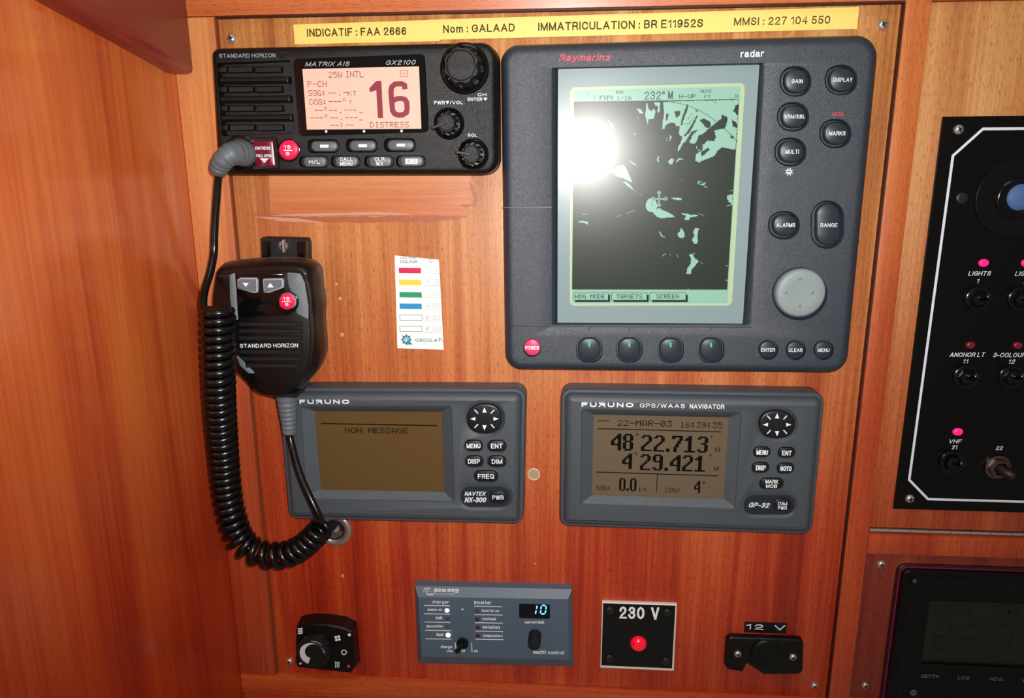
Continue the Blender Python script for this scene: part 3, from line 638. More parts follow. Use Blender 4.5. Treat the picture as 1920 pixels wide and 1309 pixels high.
for k in range(7):
    y = 604+k*13; xa = 447+max(0, k-4)*6; xb = 566 if k < 6 else 560
    M().stack(rq([(xa, y), (xb, y+.5), (xb, y+8), (xa+1, y+8)], .4, hf+.8), [(0, hf-.3), (0, hf+.4), (.3, hf+.8)]).build('grille_rib', BLACKM, mc, 45)
caption(mc, [('STANDARD HORIZON', 450.5, 559, 652.5, 645, dict(dy=-1, bold=.02))], hf+.9, WHITE)
M().stack(rq([(508, 734), (562, 734), (556, 746), (514, 746)], 1, 30), [(0, 16), (0, 30), (1, 32)]).build('neck', BLACKM, mc, 45)
# ribbed strain relief below
pth = smooth_path([P3(537, 740, 25), P3(539, 765, 25), P3(541.5, 790, 25), P3(542.5, 812, 25)], 12)
n = len(pth); rd = []
for k in range(n):
    t = k/(n-1); r = 6.6*(1-t)+4.2*t; rd.append(r-(.55 if (k % 4) == 3 and 0.15 < t < .9 else 0))
M().tube(pth, rd, 20).build('strain_relief', RELIEF, mc, 40, label='grey ribbed cable sleeve')

# plug at the radio: grey ribbed boot bending down
pth = smooth_path([P3(459, 288, HR+.5), P3(448, 287, HR+7), P3(434, 289, HR+13), P3(420, 299, HR+15), P3(412, 312, HR+13), P3(410.5, 321, HR+11)], 8)
n = len(pth); rd = []
for k in range(n):
    t = k/(n-1); r = 7.6*(1-t)**.7+4.5*(1-(1-t)**.7); rd.append(r-(.5 if (k % 4) == 3 and .12 < t < .8 else 0))
M().tube(pth, rd, 22).build('plug_boot', RELIEF, mc, 40, label='grey ribbed plug boot')
p1 = [P3(410.5, 316, HR+12), P3(409, 340, 30), P3(405, 390, 29), P3(402, 440, 29), P3(401, 475, 30), P3(394, 512, 36), P3(384, 545, 44), P3(381, 568, 50), P3(384, 582, 53)]
axis = [(409, 580, 52), (409, 640, 52), (410, 700, 51), (412, 760, 46), (416, 820, 39), (421, 880, 33), (427, 935, 31), (436, 975, 31), (449, 1008, 31), (470, 1030, 31), (497, 1040, 31), (528, 1041, 32), (558, 1031, 34), (584, 1011, 36), (604, 989, 37)]
ax = smooth_path([P3(*p) for p in axis], 30)
L_ = [0]
for i in range(1, len(ax)): L_.append(L_[-1]+(ax[i]-ax[i-1]).length)
tot = L_[-1]
def at(s):
    import bisect
    s = min(max(s, 0), tot-1e-6)
    i = bisect.bisect_right(L_, s)-1; t = (s-L_[i])/(L_[i+1]-L_[i]); return ax[i].lerp(ax[i+1], t), (ax[i+1]-ax[i]).normalized()
hel = []; s = 0; th = math.pi*1.0; RT = 2.5
while s < tot:
    p, tg = at(s); w_ = Vector((0, 1, 0)); w_ = (w_-tg*w_.dot(tg)).normalized(); u_ = w_.cross(tg)
    t = s/tot; dep = (Vector((p.x, p.y-DIST, p.z))).dot(Vector((N_.x*0+R_.z, -N_.z, -D_.z)))
    opx = 32.5-4.0*min(1, t/.55)-3.5*max(0, (t-.55)/.45)
    rr = opx*abs(dep)/F-RT
    hel.append(p+(u_*math.cos(th)+w_*math.sin(th))*rr)
    pitch = (16.2+(7 if .74 < t < .86 else (3 if .70 < t < .9 else 0)))*abs(dep)/F
    th -= 2*math.pi/18; s += pitch/18
tail = [P3(601, 975, 44), P3(590, 950, 44), P3(572, 912, 40), P3(558, 875, 34), P3(550, 845, 28), P3(544, 820, 25), P3(542.5, 806, 25)]
lead = smooth_path(p1, 8)[:-1]
end = smooth_path([hel[-1]]+[Vector(p) for p in tail], 8)[1:]
j0 = smooth_path([lead[-2], lead[-1], hel[0], hel[1]], 6)[6:12]
full = lead+j0[1:]+hel+end
rads = [2.25]*len(lead)+[2.4]*len(j0[1:])+[RT]*len(hel)+[2.25]*len(end)
M().tube(full, rads, 10).build('coiled_cord', CABLE, mc, 60)

# ============================================================ colour chart sticker
st = thing('colour_chart', 'white paper colour chart sticker with red, yellow, green and blue bars', 'sticker', 786, 570)
m = M(); pl = [(740, 479), (823, 487), (832, 656), (745, 653)]
n = 10; prev = None
for k in range(n+1):
    t = k/n; hh = .25+1.2*max(0, t-.75)**1.5*2
    a_ = (740+(823-740)*t, 479+8*t); b_ = (745+87*t, 653+3*t)
    # right part lifts a little off the wood
    row = []
    for q, hx in ((a_, hh), (((a_[0]+b_[0])/2, (a_[1]+b_[1])/2), .25+(hh-.25)*.4), (b_, .25)):
        z = V(q[0], q[1], hx); row.append(m.av(z[0], hx, z[1]))
    if prev:
        for j in range(2): m.face((prev[j+1], row[j+1], row[j], prev[j]))
    prev = row
m.build('paper', PAPER, st, 60)
hp = .75
for c_, y, x in (((206, 12, 70), 502, 747.5), ((240, 206, 60), 524.5, 748), ((20, 148, 96), 547.5, 749), ((24, 140, 196), 569, 749)):
    M().flat(pp([(x, y), (x+41.5, y+.5), (x+42, y+10.5), (x+.5, y+10)], hp), hp).build('colour_bar', mat('bar %d' % y, c_, .5), st, smooth=False)
GRN = mat('teal ink', (70, 110, 112), .5); m = M()
for y in (590.5, 611.5): stroke(m, [(749.5, y), (791, y), (791.5, y+10), (750, y+10)], .8, hp, True)
for y in (513, 535.5, 558, 580, 602, 623.5):
    x = 795
    while x < 827: seg(m, x, y, x+1.2, y+.02, .8, hp); x += 2.6
m.build_each('outline_mark', GRN, st)
caption(st, [('COLORE', 750, 781, 486, 481.5, dict(bold=.02)), ('COLOUR', 751, 782, 493.5, 488, dict(bold=.03)), ('MT', 804, 812, 488, 484), ('FT', 805, 811, 494, 490), ('OSCULATI', 779, 829.5, 641, 635, dict(bold=.03, dy=0))], hp, mat('teal print', (20, 96, 110), .5))
FAINT = mat('pencil', (190, 194, 196), .6)
caption(st, [('0,5', 802, 823, 509, 500), ('1 5', 799, 824, 533, 523), ('1,10', 796, 824, 556, 547), ('1-15', 798, 825, 578, 569), ('€ 25', 798, 826, 600, 591), ('€ 50', 798, 827, 621, 612)], hp, FAINT, 'handwriting')
m = M(); cx_, cy_ = 762, 637
stroke(m, [(cx_+7*math.cos(a_*math.pi/8), cy_+7*math.sin(a_*math.pi/8)) for a_ in range(16)], 2.2, hp, True)
for a_ in range(8): seg(m, cx_+2*math.cos(a_*math.pi/4), cy_+2*math.sin(a_*math.pi/4), cx_+10.5*math.cos(a_*math.pi/4), cy_+10.5*math.sin(a_*math.pi/4), 1.7, hp)
m.flat(pp([(765, 637), (774, 646), (762, 646)], hp+.05), hp+.05)
m.build('wheel_emblem', mat('teal emblem', (10, 140, 160), .5), st, smooth=False)

# ============================================================ radar display
HD = 12
rd_ = thing('radar_display', 'large dark blue-grey radar display with bright glare on its screen', 'radar', 1280, 380)
OUT = [(939.5, 86), (1645, 66), (1583.5, 697), (948, 691)]
ctrl = [('GAIN', 1493.5, 152, 23.5, 23), ('DISPLAY', 1579, 149.5, 24.5, 23), ('VRM/EBL', 1489, 218.5, 24, 22), ('MARKS', 1568.5, 250, 24, 22), ('MULTI', 1484, 284.5, 24, 21.5), ('ALARMS', 1472, 422, 23.5, 21)]
sm = [('ENTER', 1440, 656, 17, 16.5), ('CLEAR', 1491.5, 656.5, 17, 16.5), ('MENU', 1544, 656.5, 17, 16.5)]
softr = [(1105, 655.5), (1180, 655.5), (1257.5, 656), (1333.5, 656)]
hl = []
hl.append([(rq([(1033.5, 127), (1437, 117.5), (1411, 611.5), (1034, 611)], .6, HD), HD), (rq([(1036, 128), (1432, 119.5), (1406, 609.5), (1036, 609)], .6, HD), HD-.6), (rq([(1046.3, 130), (1424, 121.5), (1392.5, 606.8), (1045.2, 605)], .5, 8.5), 7.0)])
for s, x, y, a_, b_ in ctrl: hl.append([(se(x-2, y+.5, a_+6.5, b_+6, HD, 2.2), HD), (se(x-1.5, y+.5, a_+3, b_+3, HD, 2.2), HD-1.2), (se(x-1.5, y+.5, a_+2, b_+2, HD, 2.2), HD-3)])
for s, x, y, a_, b_ in sm: hl.append([(se(x, y, a_+2.5, b_+2.5, HD), HD), (se(x, y, a_+1.5, b_+1.5, HD), HD-2)])
for x, y in softr: hl.append([(se(x, y, 25, 25, HD, 2.4), HD), (se(x, y, 23.5, 23.5, HD, 2.4), HD-2)])
hl.append([(se(998, 652, 17.5, 17.5, HD), HD), (se(998, 652, 16.5, 16.5, HD), HD-2)])
hl.append([(cap_(1551.5, 421.5, 63, 91, HD, 11.5), HD), (cap_(1551.5, 421.5, 57, 86, HD, 10.4), HD-1.2), (cap_(1551.5, 421.5, 54, 83, HD, 10), HD-2.5)])
hl.append([(se(1499.5, 551, 52, 50, HD), HD), (se(1500, 551, 49, 47, HD), HD-1.5), (se(1500, 551, 47.5, 46, HD), HD-2.5)])
body = M().stack(rq(OUT, [10, 13, 11, 11], 4, 10), [(.3, 0), (0, 1.5), (0, 5), (.4, 7.5), (1.4, 9.6), (3, 11.2), (5, 11.9), (6.5, HD)], hl)
body.build('housing', NAVY, rd_, 40)
m = M(); seg(m, 941.5, 389, 1034, 389, 1.3, HD+.04); stroke(m, [(951, 611.3), (1034, 612.6), (1411, 613.5)], 1.2, HD+.04)
m.build_each('seam', NAVYD, rd_)
hs = 8.6
mk = M().stack(rq([(1046.3, 130), (1424, 121.5), (1392.5, 606.8), (1045.2, 605)], .4, hs), [(0, 7.4), (0, hs)], [[(rq([(1068, 163), (1397.5, 155), (1372.5, 573.5), (1068, 574)], 3, hs), hs), (rq([(1068.6, 163.5), (1397, 155.5), (1372, 573), (1068.6, 573.5)], 3, hs), hs-.25)]]).build('screen_mask', MASK, rd_, 40, label='light grey screen surround')
mk2 = M().flat(rq([(1068.3, 163.2), (1397.3, 155.2), (1372.3, 573.3), (1068.3, 573.8)], 3, hs-.15), hs-.15).build('screen', LCDB, rd_, smooth=False, label='pale green liquid crystal screen')
M().flat(pp([(1077, 169), (1388.5, 162), (1364, 568.5), (1073.5, 569)], hs-.1), hs-.1).build('display_area', LCDL, mk2, smooth=False)
hd = hs-.05
M().flat(pp([(1076, 190.5), (1386, 186.5), (1363.5, 543.3), (1072.5, 543)], hd), hd).build('scan_area', LCDD, mk2, smooth=False)
random.seed(3)
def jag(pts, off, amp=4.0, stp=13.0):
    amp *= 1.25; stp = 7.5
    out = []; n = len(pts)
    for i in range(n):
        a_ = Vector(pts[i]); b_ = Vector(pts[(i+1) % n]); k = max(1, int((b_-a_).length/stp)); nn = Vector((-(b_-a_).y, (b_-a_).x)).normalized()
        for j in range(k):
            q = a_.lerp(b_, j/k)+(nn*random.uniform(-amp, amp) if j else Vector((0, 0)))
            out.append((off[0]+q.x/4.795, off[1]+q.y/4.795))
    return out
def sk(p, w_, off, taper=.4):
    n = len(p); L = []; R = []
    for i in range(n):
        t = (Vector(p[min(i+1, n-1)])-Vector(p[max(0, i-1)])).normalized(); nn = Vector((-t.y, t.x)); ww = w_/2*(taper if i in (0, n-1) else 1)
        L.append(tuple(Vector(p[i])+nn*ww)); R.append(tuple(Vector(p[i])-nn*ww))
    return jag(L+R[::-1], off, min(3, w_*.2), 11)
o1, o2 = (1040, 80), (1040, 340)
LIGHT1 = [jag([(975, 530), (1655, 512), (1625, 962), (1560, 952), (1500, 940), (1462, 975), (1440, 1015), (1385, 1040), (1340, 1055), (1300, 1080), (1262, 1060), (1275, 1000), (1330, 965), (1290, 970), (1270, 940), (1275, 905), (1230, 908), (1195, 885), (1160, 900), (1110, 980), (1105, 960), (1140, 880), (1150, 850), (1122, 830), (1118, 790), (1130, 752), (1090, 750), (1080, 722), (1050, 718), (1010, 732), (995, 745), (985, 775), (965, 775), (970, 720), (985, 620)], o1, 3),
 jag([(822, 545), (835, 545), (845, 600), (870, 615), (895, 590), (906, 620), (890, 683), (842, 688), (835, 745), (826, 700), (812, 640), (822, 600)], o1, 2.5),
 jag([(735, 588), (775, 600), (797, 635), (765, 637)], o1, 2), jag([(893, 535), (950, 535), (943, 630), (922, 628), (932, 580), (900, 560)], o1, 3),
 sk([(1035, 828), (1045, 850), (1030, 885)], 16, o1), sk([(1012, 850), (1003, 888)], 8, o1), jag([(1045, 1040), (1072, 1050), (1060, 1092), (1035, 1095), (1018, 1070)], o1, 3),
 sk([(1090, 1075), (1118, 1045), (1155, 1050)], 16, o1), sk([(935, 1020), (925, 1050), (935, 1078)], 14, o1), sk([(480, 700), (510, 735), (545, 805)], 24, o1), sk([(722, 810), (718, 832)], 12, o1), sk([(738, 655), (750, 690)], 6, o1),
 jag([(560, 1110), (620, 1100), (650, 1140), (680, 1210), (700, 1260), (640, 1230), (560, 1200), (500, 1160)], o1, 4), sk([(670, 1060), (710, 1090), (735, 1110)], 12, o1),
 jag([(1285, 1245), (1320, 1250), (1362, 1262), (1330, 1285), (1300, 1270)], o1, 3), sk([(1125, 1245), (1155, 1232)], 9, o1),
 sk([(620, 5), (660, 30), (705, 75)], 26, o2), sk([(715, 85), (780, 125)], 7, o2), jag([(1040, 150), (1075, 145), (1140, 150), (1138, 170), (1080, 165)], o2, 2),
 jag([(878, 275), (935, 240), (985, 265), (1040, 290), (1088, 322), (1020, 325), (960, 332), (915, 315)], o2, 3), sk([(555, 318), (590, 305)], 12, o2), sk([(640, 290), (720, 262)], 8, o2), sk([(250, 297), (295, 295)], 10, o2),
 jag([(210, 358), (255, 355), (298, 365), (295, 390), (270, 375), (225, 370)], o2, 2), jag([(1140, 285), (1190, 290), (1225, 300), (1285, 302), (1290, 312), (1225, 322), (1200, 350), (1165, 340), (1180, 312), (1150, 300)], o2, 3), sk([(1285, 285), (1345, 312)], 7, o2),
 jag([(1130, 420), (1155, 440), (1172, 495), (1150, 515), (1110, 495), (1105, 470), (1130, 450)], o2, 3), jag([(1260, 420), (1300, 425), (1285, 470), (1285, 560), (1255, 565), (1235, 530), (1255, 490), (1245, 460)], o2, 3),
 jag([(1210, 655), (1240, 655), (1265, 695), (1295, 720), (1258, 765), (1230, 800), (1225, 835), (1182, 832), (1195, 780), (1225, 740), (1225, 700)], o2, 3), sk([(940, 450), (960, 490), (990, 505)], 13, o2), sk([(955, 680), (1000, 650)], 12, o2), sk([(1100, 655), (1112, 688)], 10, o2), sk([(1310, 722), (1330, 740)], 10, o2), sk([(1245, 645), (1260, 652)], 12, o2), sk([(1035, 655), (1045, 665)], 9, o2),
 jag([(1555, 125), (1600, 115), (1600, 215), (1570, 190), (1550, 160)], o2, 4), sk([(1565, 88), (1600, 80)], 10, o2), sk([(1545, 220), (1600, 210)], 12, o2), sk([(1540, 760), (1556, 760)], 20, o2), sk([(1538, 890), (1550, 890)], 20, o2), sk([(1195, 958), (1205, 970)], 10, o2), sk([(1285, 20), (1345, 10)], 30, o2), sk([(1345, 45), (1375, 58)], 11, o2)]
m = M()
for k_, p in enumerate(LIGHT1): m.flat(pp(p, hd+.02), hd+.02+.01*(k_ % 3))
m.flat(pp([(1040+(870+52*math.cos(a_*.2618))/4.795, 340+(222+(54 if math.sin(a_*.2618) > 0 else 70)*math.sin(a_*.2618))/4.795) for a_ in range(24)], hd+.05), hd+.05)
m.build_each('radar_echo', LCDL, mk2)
DK = [sk([(1195, 555), (1180, 610), (1155, 680), (1135, 745)], 22, o1), sk([(1285, 650), (1240, 740), (1195, 815), (1160, 840)], 22, o1), jag([(1305, 690), (1340, 682), (1400, 712), (1410, 742), (1380, 770), (1345, 752)], o1, 5),
 jag([(1508, 648), (1550, 668), (1552, 700), (1530, 770), (1470, 782), (1435, 790), (1452, 850), (1430, 890), (1375, 880), (1350, 905), (1290, 945), (1265, 905), (1290, 840), (1340, 815), (1390, 770), (1450, 725), (1490, 690)], o1, 5),
 jag([(1075, 618), (1130, 612), (1125, 655), (1088, 677)], o1, 4), jag([(1000, 640), (1027, 640), (1015, 690), (1000, 705)], o1, 1), jag([(1628, 562), (1655, 556), (1647, 655), (1605, 615)], o1, 3), jag([(1595, 690), (1640, 728), (1638, 765), (1600, 755)], o1, 3),
 jag([(1318, 985), (1385, 940), (1392, 962), (1322, 1026)], o1, 4), jag([(1575, 835), (1615, 850), (1590, 868)], o1, 3), sk([(1285, 785), (1240, 810), (1195, 880), (1165, 920)], 26, o1), sk([(1240, 632), (1190, 700)], 8, o1), sk([(1255, 670), (1185, 760)], 9, o1), sk([(1140, 735), (1215, 725)], 12, o1), sk([(1235, 845), (1205, 895)], 10, o1), sk([(1265, 600), (1285, 625)], 18, o1), sk([(1240, 520), (1250, 540)], 9, o1), jag([(1270, 905), (1330, 890), (1330, 960), (1285, 965)], o1, 3)]
m = M()
for k_, p in enumerate(DK): m.flat(pp(p, hd+.06), hd+.06+.01*k_)
m.build_each('echo_gap', LCDD, mk2)
m = M()
for i_, pts in enumerate(([(938, 100), (938, 214)], [(885, 158), (1000, 157)])): stroke(m, [(1040+x/4.795, 340+y/4.795) for x, y in pts], 3.2, hd+.13+.02*i_)
for i_, (x, y) in enumerate(((938, 103), (998, 157), (938, 213), (884, 158))): m.flat(pp([(1040+(x+18*math.cos(k_*math.pi/5))/4.795, 340+(y+18*math.sin(k_*math.pi/5))/4.795) for k_ in range(10)], hd+.2), hd+.2)
m.build_each('cursor_outline', LCDL, mk2)
m = M(); he = hd+.27
def q1(pts, o=o1): return [(o[0]+x/4.795, o[1]+y/4.795) for x, y in pts]
stroke(m, q1([(965, 530), (1070, 535), (1190, 562), (1280, 597), (1380, 655), (1460, 715), (1545, 790), (1600, 840), (1642, 892)]), .8, he)
stroke(m, q1([(800, 528), (1655, 508)]), .7, he)
for a_, b_ in (((1070, 530), (1072, 548)), ((1455, 515), (1440, 545))): stroke(m, q1([a_, b_]), .8, he)
for pts in ([(938, 105), (938, 210)], [(885, 158), (1000, 157)], [(873, 180), (876, 225)]): stroke(m, q1(pts, o2), .8, he)
for x, y in ((938, 103), (998, 157), (938, 213), (884, 158)): stroke(m, q1([(x+12*math.cos(k_*math.pi/4), y+12*math.sin(k_*math.pi/4)) for k_ in range(8)], o2), .8, he, True)
hb_ = he
PT(m, '1', 1102.5, 1105, 180, 174, hb_); PT(m, '8', 1113, 1117.5, 185, 179, hb_); PT(m, 'nm', 1124, 1149, 187.5, 176, hb_, -.2); PT(m, 'RR', 1155, 1169, 176, 170, hb_); PT(m, '1/16', 1156, 1184, 187.5, 179.5, hb_)
T(m, '232°', 1208, 1246, 187, 171.5, hb_, dy=-.4, bold=-.01); T(m, 'M', 1252.5, 1261, 185.5, 170.5, hb_, bold=.0); PT(m, 'H-UP', 1273.5, 1304, 184.5, 177, hb_, -.4)
PT(m, 'AUTO', 1313.5, 1333.5, 174, 168.5, hb_); PT(m, 'FT', 1320.5, 1332.5, 184, 178.5, hb_); PT(m, 'IR', 1376.5, 1385, 183, 177.5, hb_)
for x0, x1, s, a_, b_ in ((1074.5, 1140.5, 'HDG MODE', 1078.5, 1134.5), (1146.5, 1213, 'TARGETS', 1155.5, 1204), (1218.5, 1286, 'SCREEN', 1230.5, 1273)):
    stroke(m, [(x0, 549), (x1, 549), (x1, 563), (x0, 563)], .8, hb_, True); m.flat(pp([(x0+4, 563), (x1, 563), (x1, 553), (x1+3.5, 553), (x1+3.5, 566.5), (x0+4, 566.5)], hb_), hb_)
    PT(m, s, a_, b_, 560, 552, hb_)
m.build_each('screen_text', INK, mk2)
for s, x, y, a_, b_ in ctrl:
    w_ = {'GAIN': 21, 'DISPLAY': 36, 'VRM/EBL': 39, 'MARKS': 31, 'MULTI': 25, 'ALARMS': 35}[s]
    button(rd_, se(x, y, a_, b_, HD, 2.3), HD-3, HD+.2, NAVYB, [(s, x-w_/2+1, x+w_/2+1, y+4, y-3.8, dict(dy=0, bold=.012))], rnd=1.3)
for s, x, y, a_, b_ in sm: button(rd_, se(x, y, a_, b_, HD), HD-2, HD+.2, NAVYB, [(s, x-13, x+13, y+3.6, y-3.2, dict(bold=.012))] if s != 'MENU' else [(s, x-11, x+11, y+3.6, y-3.2, dict(bold=.012))], rnd=.8)
button(rd_, se(998, 651.5, 15, 15.5, HD), HD-2, HD+.4, mat('power red', (224, 58, 104), .4), [('POWER', 984.5, 1010.5, 656, 649, dict(bold=.03))], 'power_key', 'round red power key', rnd=.8)
for x, y in softr:
    o = button(rd_, se(x, y, 21.5, 22, HD, 2.4), HD-2, HD+.2, NAVYB, name='soft_key', rnd=1)
    M().flat(pp(R4(x-1.5, y-13.5, x+1.5, y-4.5), HD+.3), HD+.3).build('green_tick', mat('green tick', (60, 196, 150), .5), o, smooth=False)
o = button(rd_, cap_(1553, 421, 47, 80, HD, 8.6, 8), HD-2.5, HD+.3, NAVYB, [('RANGE', 1538, 1570, 426, 418.5, dict(bold=.012))], 'range_key', rnd=1.3)
c = V(1500.5, 549, HD); k = pxmm(1500, 549, HD); r = 46/k
o = M().lathe(c, [(r*1.02, HD-2.5), (r*1.02, HD+.4), (r*.97, HD+1.6), (r*.9, HD+2.2), (r*.55, HD+1.7), (r*.2, HD+1.5)], 48).build('trackpad', mat('light grey pad', (136, 148, 150), .5), rd_, 60, label='large light grey round cursor pad')
for dx, dy_ in ((0, -26), (24, 0), (0, 25), (-26, 0)):
    M().lathe(V(1500+dx, 549+dy_, HD+1.9), [(.9, HD+1.7), (.7, HD+2.2), (.3, HD+2.4)], 10).build('pad_bump', mat('pad bump', (120, 132, 134), .5), o, 60)
caption(rd_, [('radar', 1388.5, 1432, 107.5, 94.5, dict(dy=-1, bold=.035, space=.92))], HD+.08)
caption(rd_, [('Raymarine', 1048, 1144, 118, 101.5, dict(dy=-1, bold=.045, shear=.2, space=.9))], HD+.08, mat('red print', (208, 44, 70), .5))
caption(rd_, [('MOB', 1559.5, 1581, 218, 210.5, dict(bold=.03))], HD+.08, mat('red print', (208, 44, 70), .5))
def lamp_icon(x, y, r, h, mt, parent):
    m = M(); stroke(m, [(x+r*.5*math.cos(a_*math.pi/6), y+r*.5*math.sin(a_*math.pi/6)) for a_ in range(12)], r*.25, h, True)
    for a_ in range(8): c_, s_ = math.cos(a_*math.pi/4+.39), math.sin(a_*math.pi/4+.39); seg(m, x+r*.62*c_, y+r*.62*s_, x+r*c_, y+r*s_, r*.22, h)
    seg(m, x, y, x, y+r*.5, r*.3, h); m.build('lamp_symbol', mt, parent, smooth=False)
lamp_icon(1479.5, 322, 7.5, HD+.08, WHITE, rd_)
m = M()
for x, y in softr: seg(m, x, 613.5, x, 621, 1, HD+.05)
m.build_each('tick_mark', NAVYD, rd_)
# ============================================================ the two grey navigation units
def nav_unit(name, label, base, groove_px, bez, lcd, lcdm, hB=13.0):
    t = thing(name, label, 'display', (base[0][0]+base[2][0])/2, (base[0][1]+base[2][1])/2)
    return t
HF = 17.5
def unit_body(t, base, bez, lcd, keys, lcdm, dpad, pad):
    holes = [[(rq(bez, 2.2, HF), HF), (inset(rq(bez, 2.2, HF), .35), HF-.5), (inset(rq(bez, 2.2, HF), .5), HF-.3), (rq(lcd, .5, 13.5), 13.5), (rq(lcd, .5, 12.6), 12.6)]]
    x, y, a_, b_ = dpad; holes.append([(se(x-1, y-.5, a_+7, b_+7, HF, 2.3), HF), (se(x, y, a_+1.5, b_+1.5, HF, 2.3), HF-1.5), (se(x, y, a_+1, b_+1, HF, 2.3), HF-2.5)])
    for k in keys: holes.append([(cap_(k[1], k[2], k[3]+4, k[4]+4, HF), HF), (cap_(k[1], k[2], k[3]+1.6, k[4]+1.6, HF), HF-.8), (cap_(k[1], k[2], k[3]+1, k[4]+1, HF), HF-1.8)])
    x, y, a_, b_ = pad; holes.append([(cap_(x-1, y-1, a_+11, b_+12, HF), HF), (cap_(x, y, a_, b_, HF), HF-1.6)])
    o = M().stack(rq(base, [7, 7, 6.5, 6.5], 0, 8), [(0, 0), (0, 11), (.3, 12.6), (.9, 13.3), (2.0, 13.4), (2.3, 12.6), (2.7, 12.6), (2.9, 13.8), (3.6, 15.4), (5, 16.7), (7, HF)], holes).build('housing', GREY, t, 38)
    sc_ = M().stack(rq(lcd, .5, 13), [(0, 12.2), (0, 13)]).build('screen', lcdm, t, smooth=False)
    x, y, a_, b_ = dpad
    d = M().stack(se(x, y, a_, b_, HF, 2.3), [(0, HF-2.5), (0, HF-.6), (.5, HF-.1), (1.4, HF+.1)]).build('cursor_pad', KEY, t, 50, label='black oval cursor pad')
    m = M(); hh = HF+.17
    for dx, dy_ in ((0, -1), (1, 0), (0, 1), (-1, 0)):
        cx_, cy_ = x+dx*21.5, y+dy_*16.5; px_, py_ = -dy_, dx
        m.flat(pp([(cx_+dx*5.5, cy_+dy_*5.2), (cx_-dx*4.5+px_*4, cy_-dy_*4.5+py_*3.4), (cx_-dx*4.5-px_*4, cy_-dy_*4.5-py_*3.4)], hh), hh)
    for sx in (-1, 1):
        for sy in (-1, 1): stroke(m, [(x+sx*12, y+sy*10), (x+sx*18.5, y+sy*17)], 2, hh)
    m.build_each('direction_mark', WHITE, d)
    for k in keys: button(t, cap_(k[1], k[2], k[3], k[4], HF), HF-1.8, HF-.1, KEY, k[5], rnd=.4, name='key')
    x, y, a_, b_ = pad
    p = M().stack(cap_(x, y, a_-1, b_-1, HF-1), [(0, HF-1.7), (.3, HF-1.2)]).build('name_plate', KEYPAD, t, 40)
    return o, sc_, p
gp = thing('satellite_navigator', 'grey satellite navigator showing 48°22.713 below the radar', 'navigator', 1290, 850)
o, sc_, pl = unit_body(gp, [(1052.5, 717), (1535, 725), (1511.5, 985), (1050, 969.3)], [(1090, 766), (1391.5, 772.5), (1379, 955.5), (1088, 945.8)],
    [(1113, 777.3), (1367, 782.8), (1357, 936), (1110, 928.6)],
    [('MENU', 1428.5, 848, 30, 18.5, [('MENU', 1418, 1439.5, 852.7, 843.7, dict(dy=.6, bold=.035))]), ('ENT', 1475, 849, 30, 18.5, [('ENT', 1466, 1484, 854, 845, dict(dy=.4, bold=.035))]),
     ('DISP', 1426, 877.3, 30, 18.5, [('DISP', 1417, 1435.5, 882, 872.5, dict(dy=.4, bold=.035))]), ('GOTO', 1473, 878.5, 30, 18.5, [('GOTO', 1462.5, 1484, 883.2, 874.2, dict(dy=.4, bold=.035))]),
     ('MM', 1446.8, 907.3, 43, 19.5, [('MARK', 1435, 1458.8, 906.5, 899.5, dict(dy=.4, bold=.04)), ('MOB', 1436, 1457, 914.7, 907.8, dict(dy=.4, bold=.04))])],
    AMBER, (1457, 796.5, 33.5, 26), (1443, 947.5, 97, 38))
caption(gp, [('FURUNO', 1090.5, 1187.5, 763, 754.5, dict(dy=1, bold=.1)), ('GPS/WAAS', 1199.5, 1284, 764.5, 756, dict(dy=1.5, bold=.02)), ('NAVIGATOR', 1293, 1358, 766, 757.5, dict(dy=1.2, bold=.03))], HF+.08)
caption(pl, [('GP-32', 1403.8, 1443, 951.5, 942, dict(dy=1, bold=.035, shear=.3))], HF-1.1)
button(gp, se(1467.3, 948, 16.5, 11.8, HF, 2.5), HF-1.2, HF-.2, KEY, [('DIM', 1458.5, 1475.5, 948, 941.3, dict(dy=.3, bold=.03)), ('PWR', 1458.2, 1475.2, 955.8, 949.3, dict(dy=.3, bold=.03))], rnd=.5, name='power_key')
h_ = 13.06; m = M()
PT(m, '---', 1121, 1142, 795, 783.5, h_, .4); PT(m, '22-MAR-03', 1157.5, 1259.5, 798.5, 787.5, h_, 2); PT(m, '16:39:35', 1275, 1354, 802, 791, h_, 1.5)
stroke(m, [(1121, 803.8), (1352.5, 810)], 1.7, h_); stroke(m, [(1118.5, 885.3), (1346.5, 892.5)], 1.7, h_); stroke(m, [(1232.5, 890), (1231, 922.5)], 1.4, h_)
BT(m, '48', 1145, 1187, 844.5, 813, h_, .8); BT(m, '22.713', 1201.5, 1326.5, 846, 815.5, h_, 3.5); BT(m, '4', 1166, 1184.5, 879, 850, h_, .5); BT(m, '29.421', 1199.5, 1321.5, 881.5, 851.5, h_, 3.5)
for x, y, r in ((1194.3, 815, 2.6), (1192.5, 850.8, 2.6), (1319.8, 905, 2.4)): stroke(m, [(x-r, y), (x, y-r), (x+r, y), (x, y+r)], 1.1, h_, True)
for x, y in ((1334, 819), (1332, 854)): stroke(m, [(x+.8, y-3), (x+1, y), (x-1.2, y+2.5)], 1.6, h_)
PT(m, 'N', 1341, 1350, 847.5, 838.5, h_); PT(m, 'W', 1338.5, 1347.5, 883, 874, h_); PT(m, 'SOG:', 1117.3, 1145, 919.5, 910.5, h_, .5); PT(m, 'COG:', 1247, 1275.5, 923.5, 914.5, h_, .5); PT(m, 'kt', 1198.5, 1213, 921.5, 913.5, h_)
BT(m, '0.0', 1160.5, 1193, 920.5, 896.5, h_, .8); BT(m, '4', 1301.5, 1312.5, 925, 901.5, h_)
m.build_each('display_text', INKB, sc_)

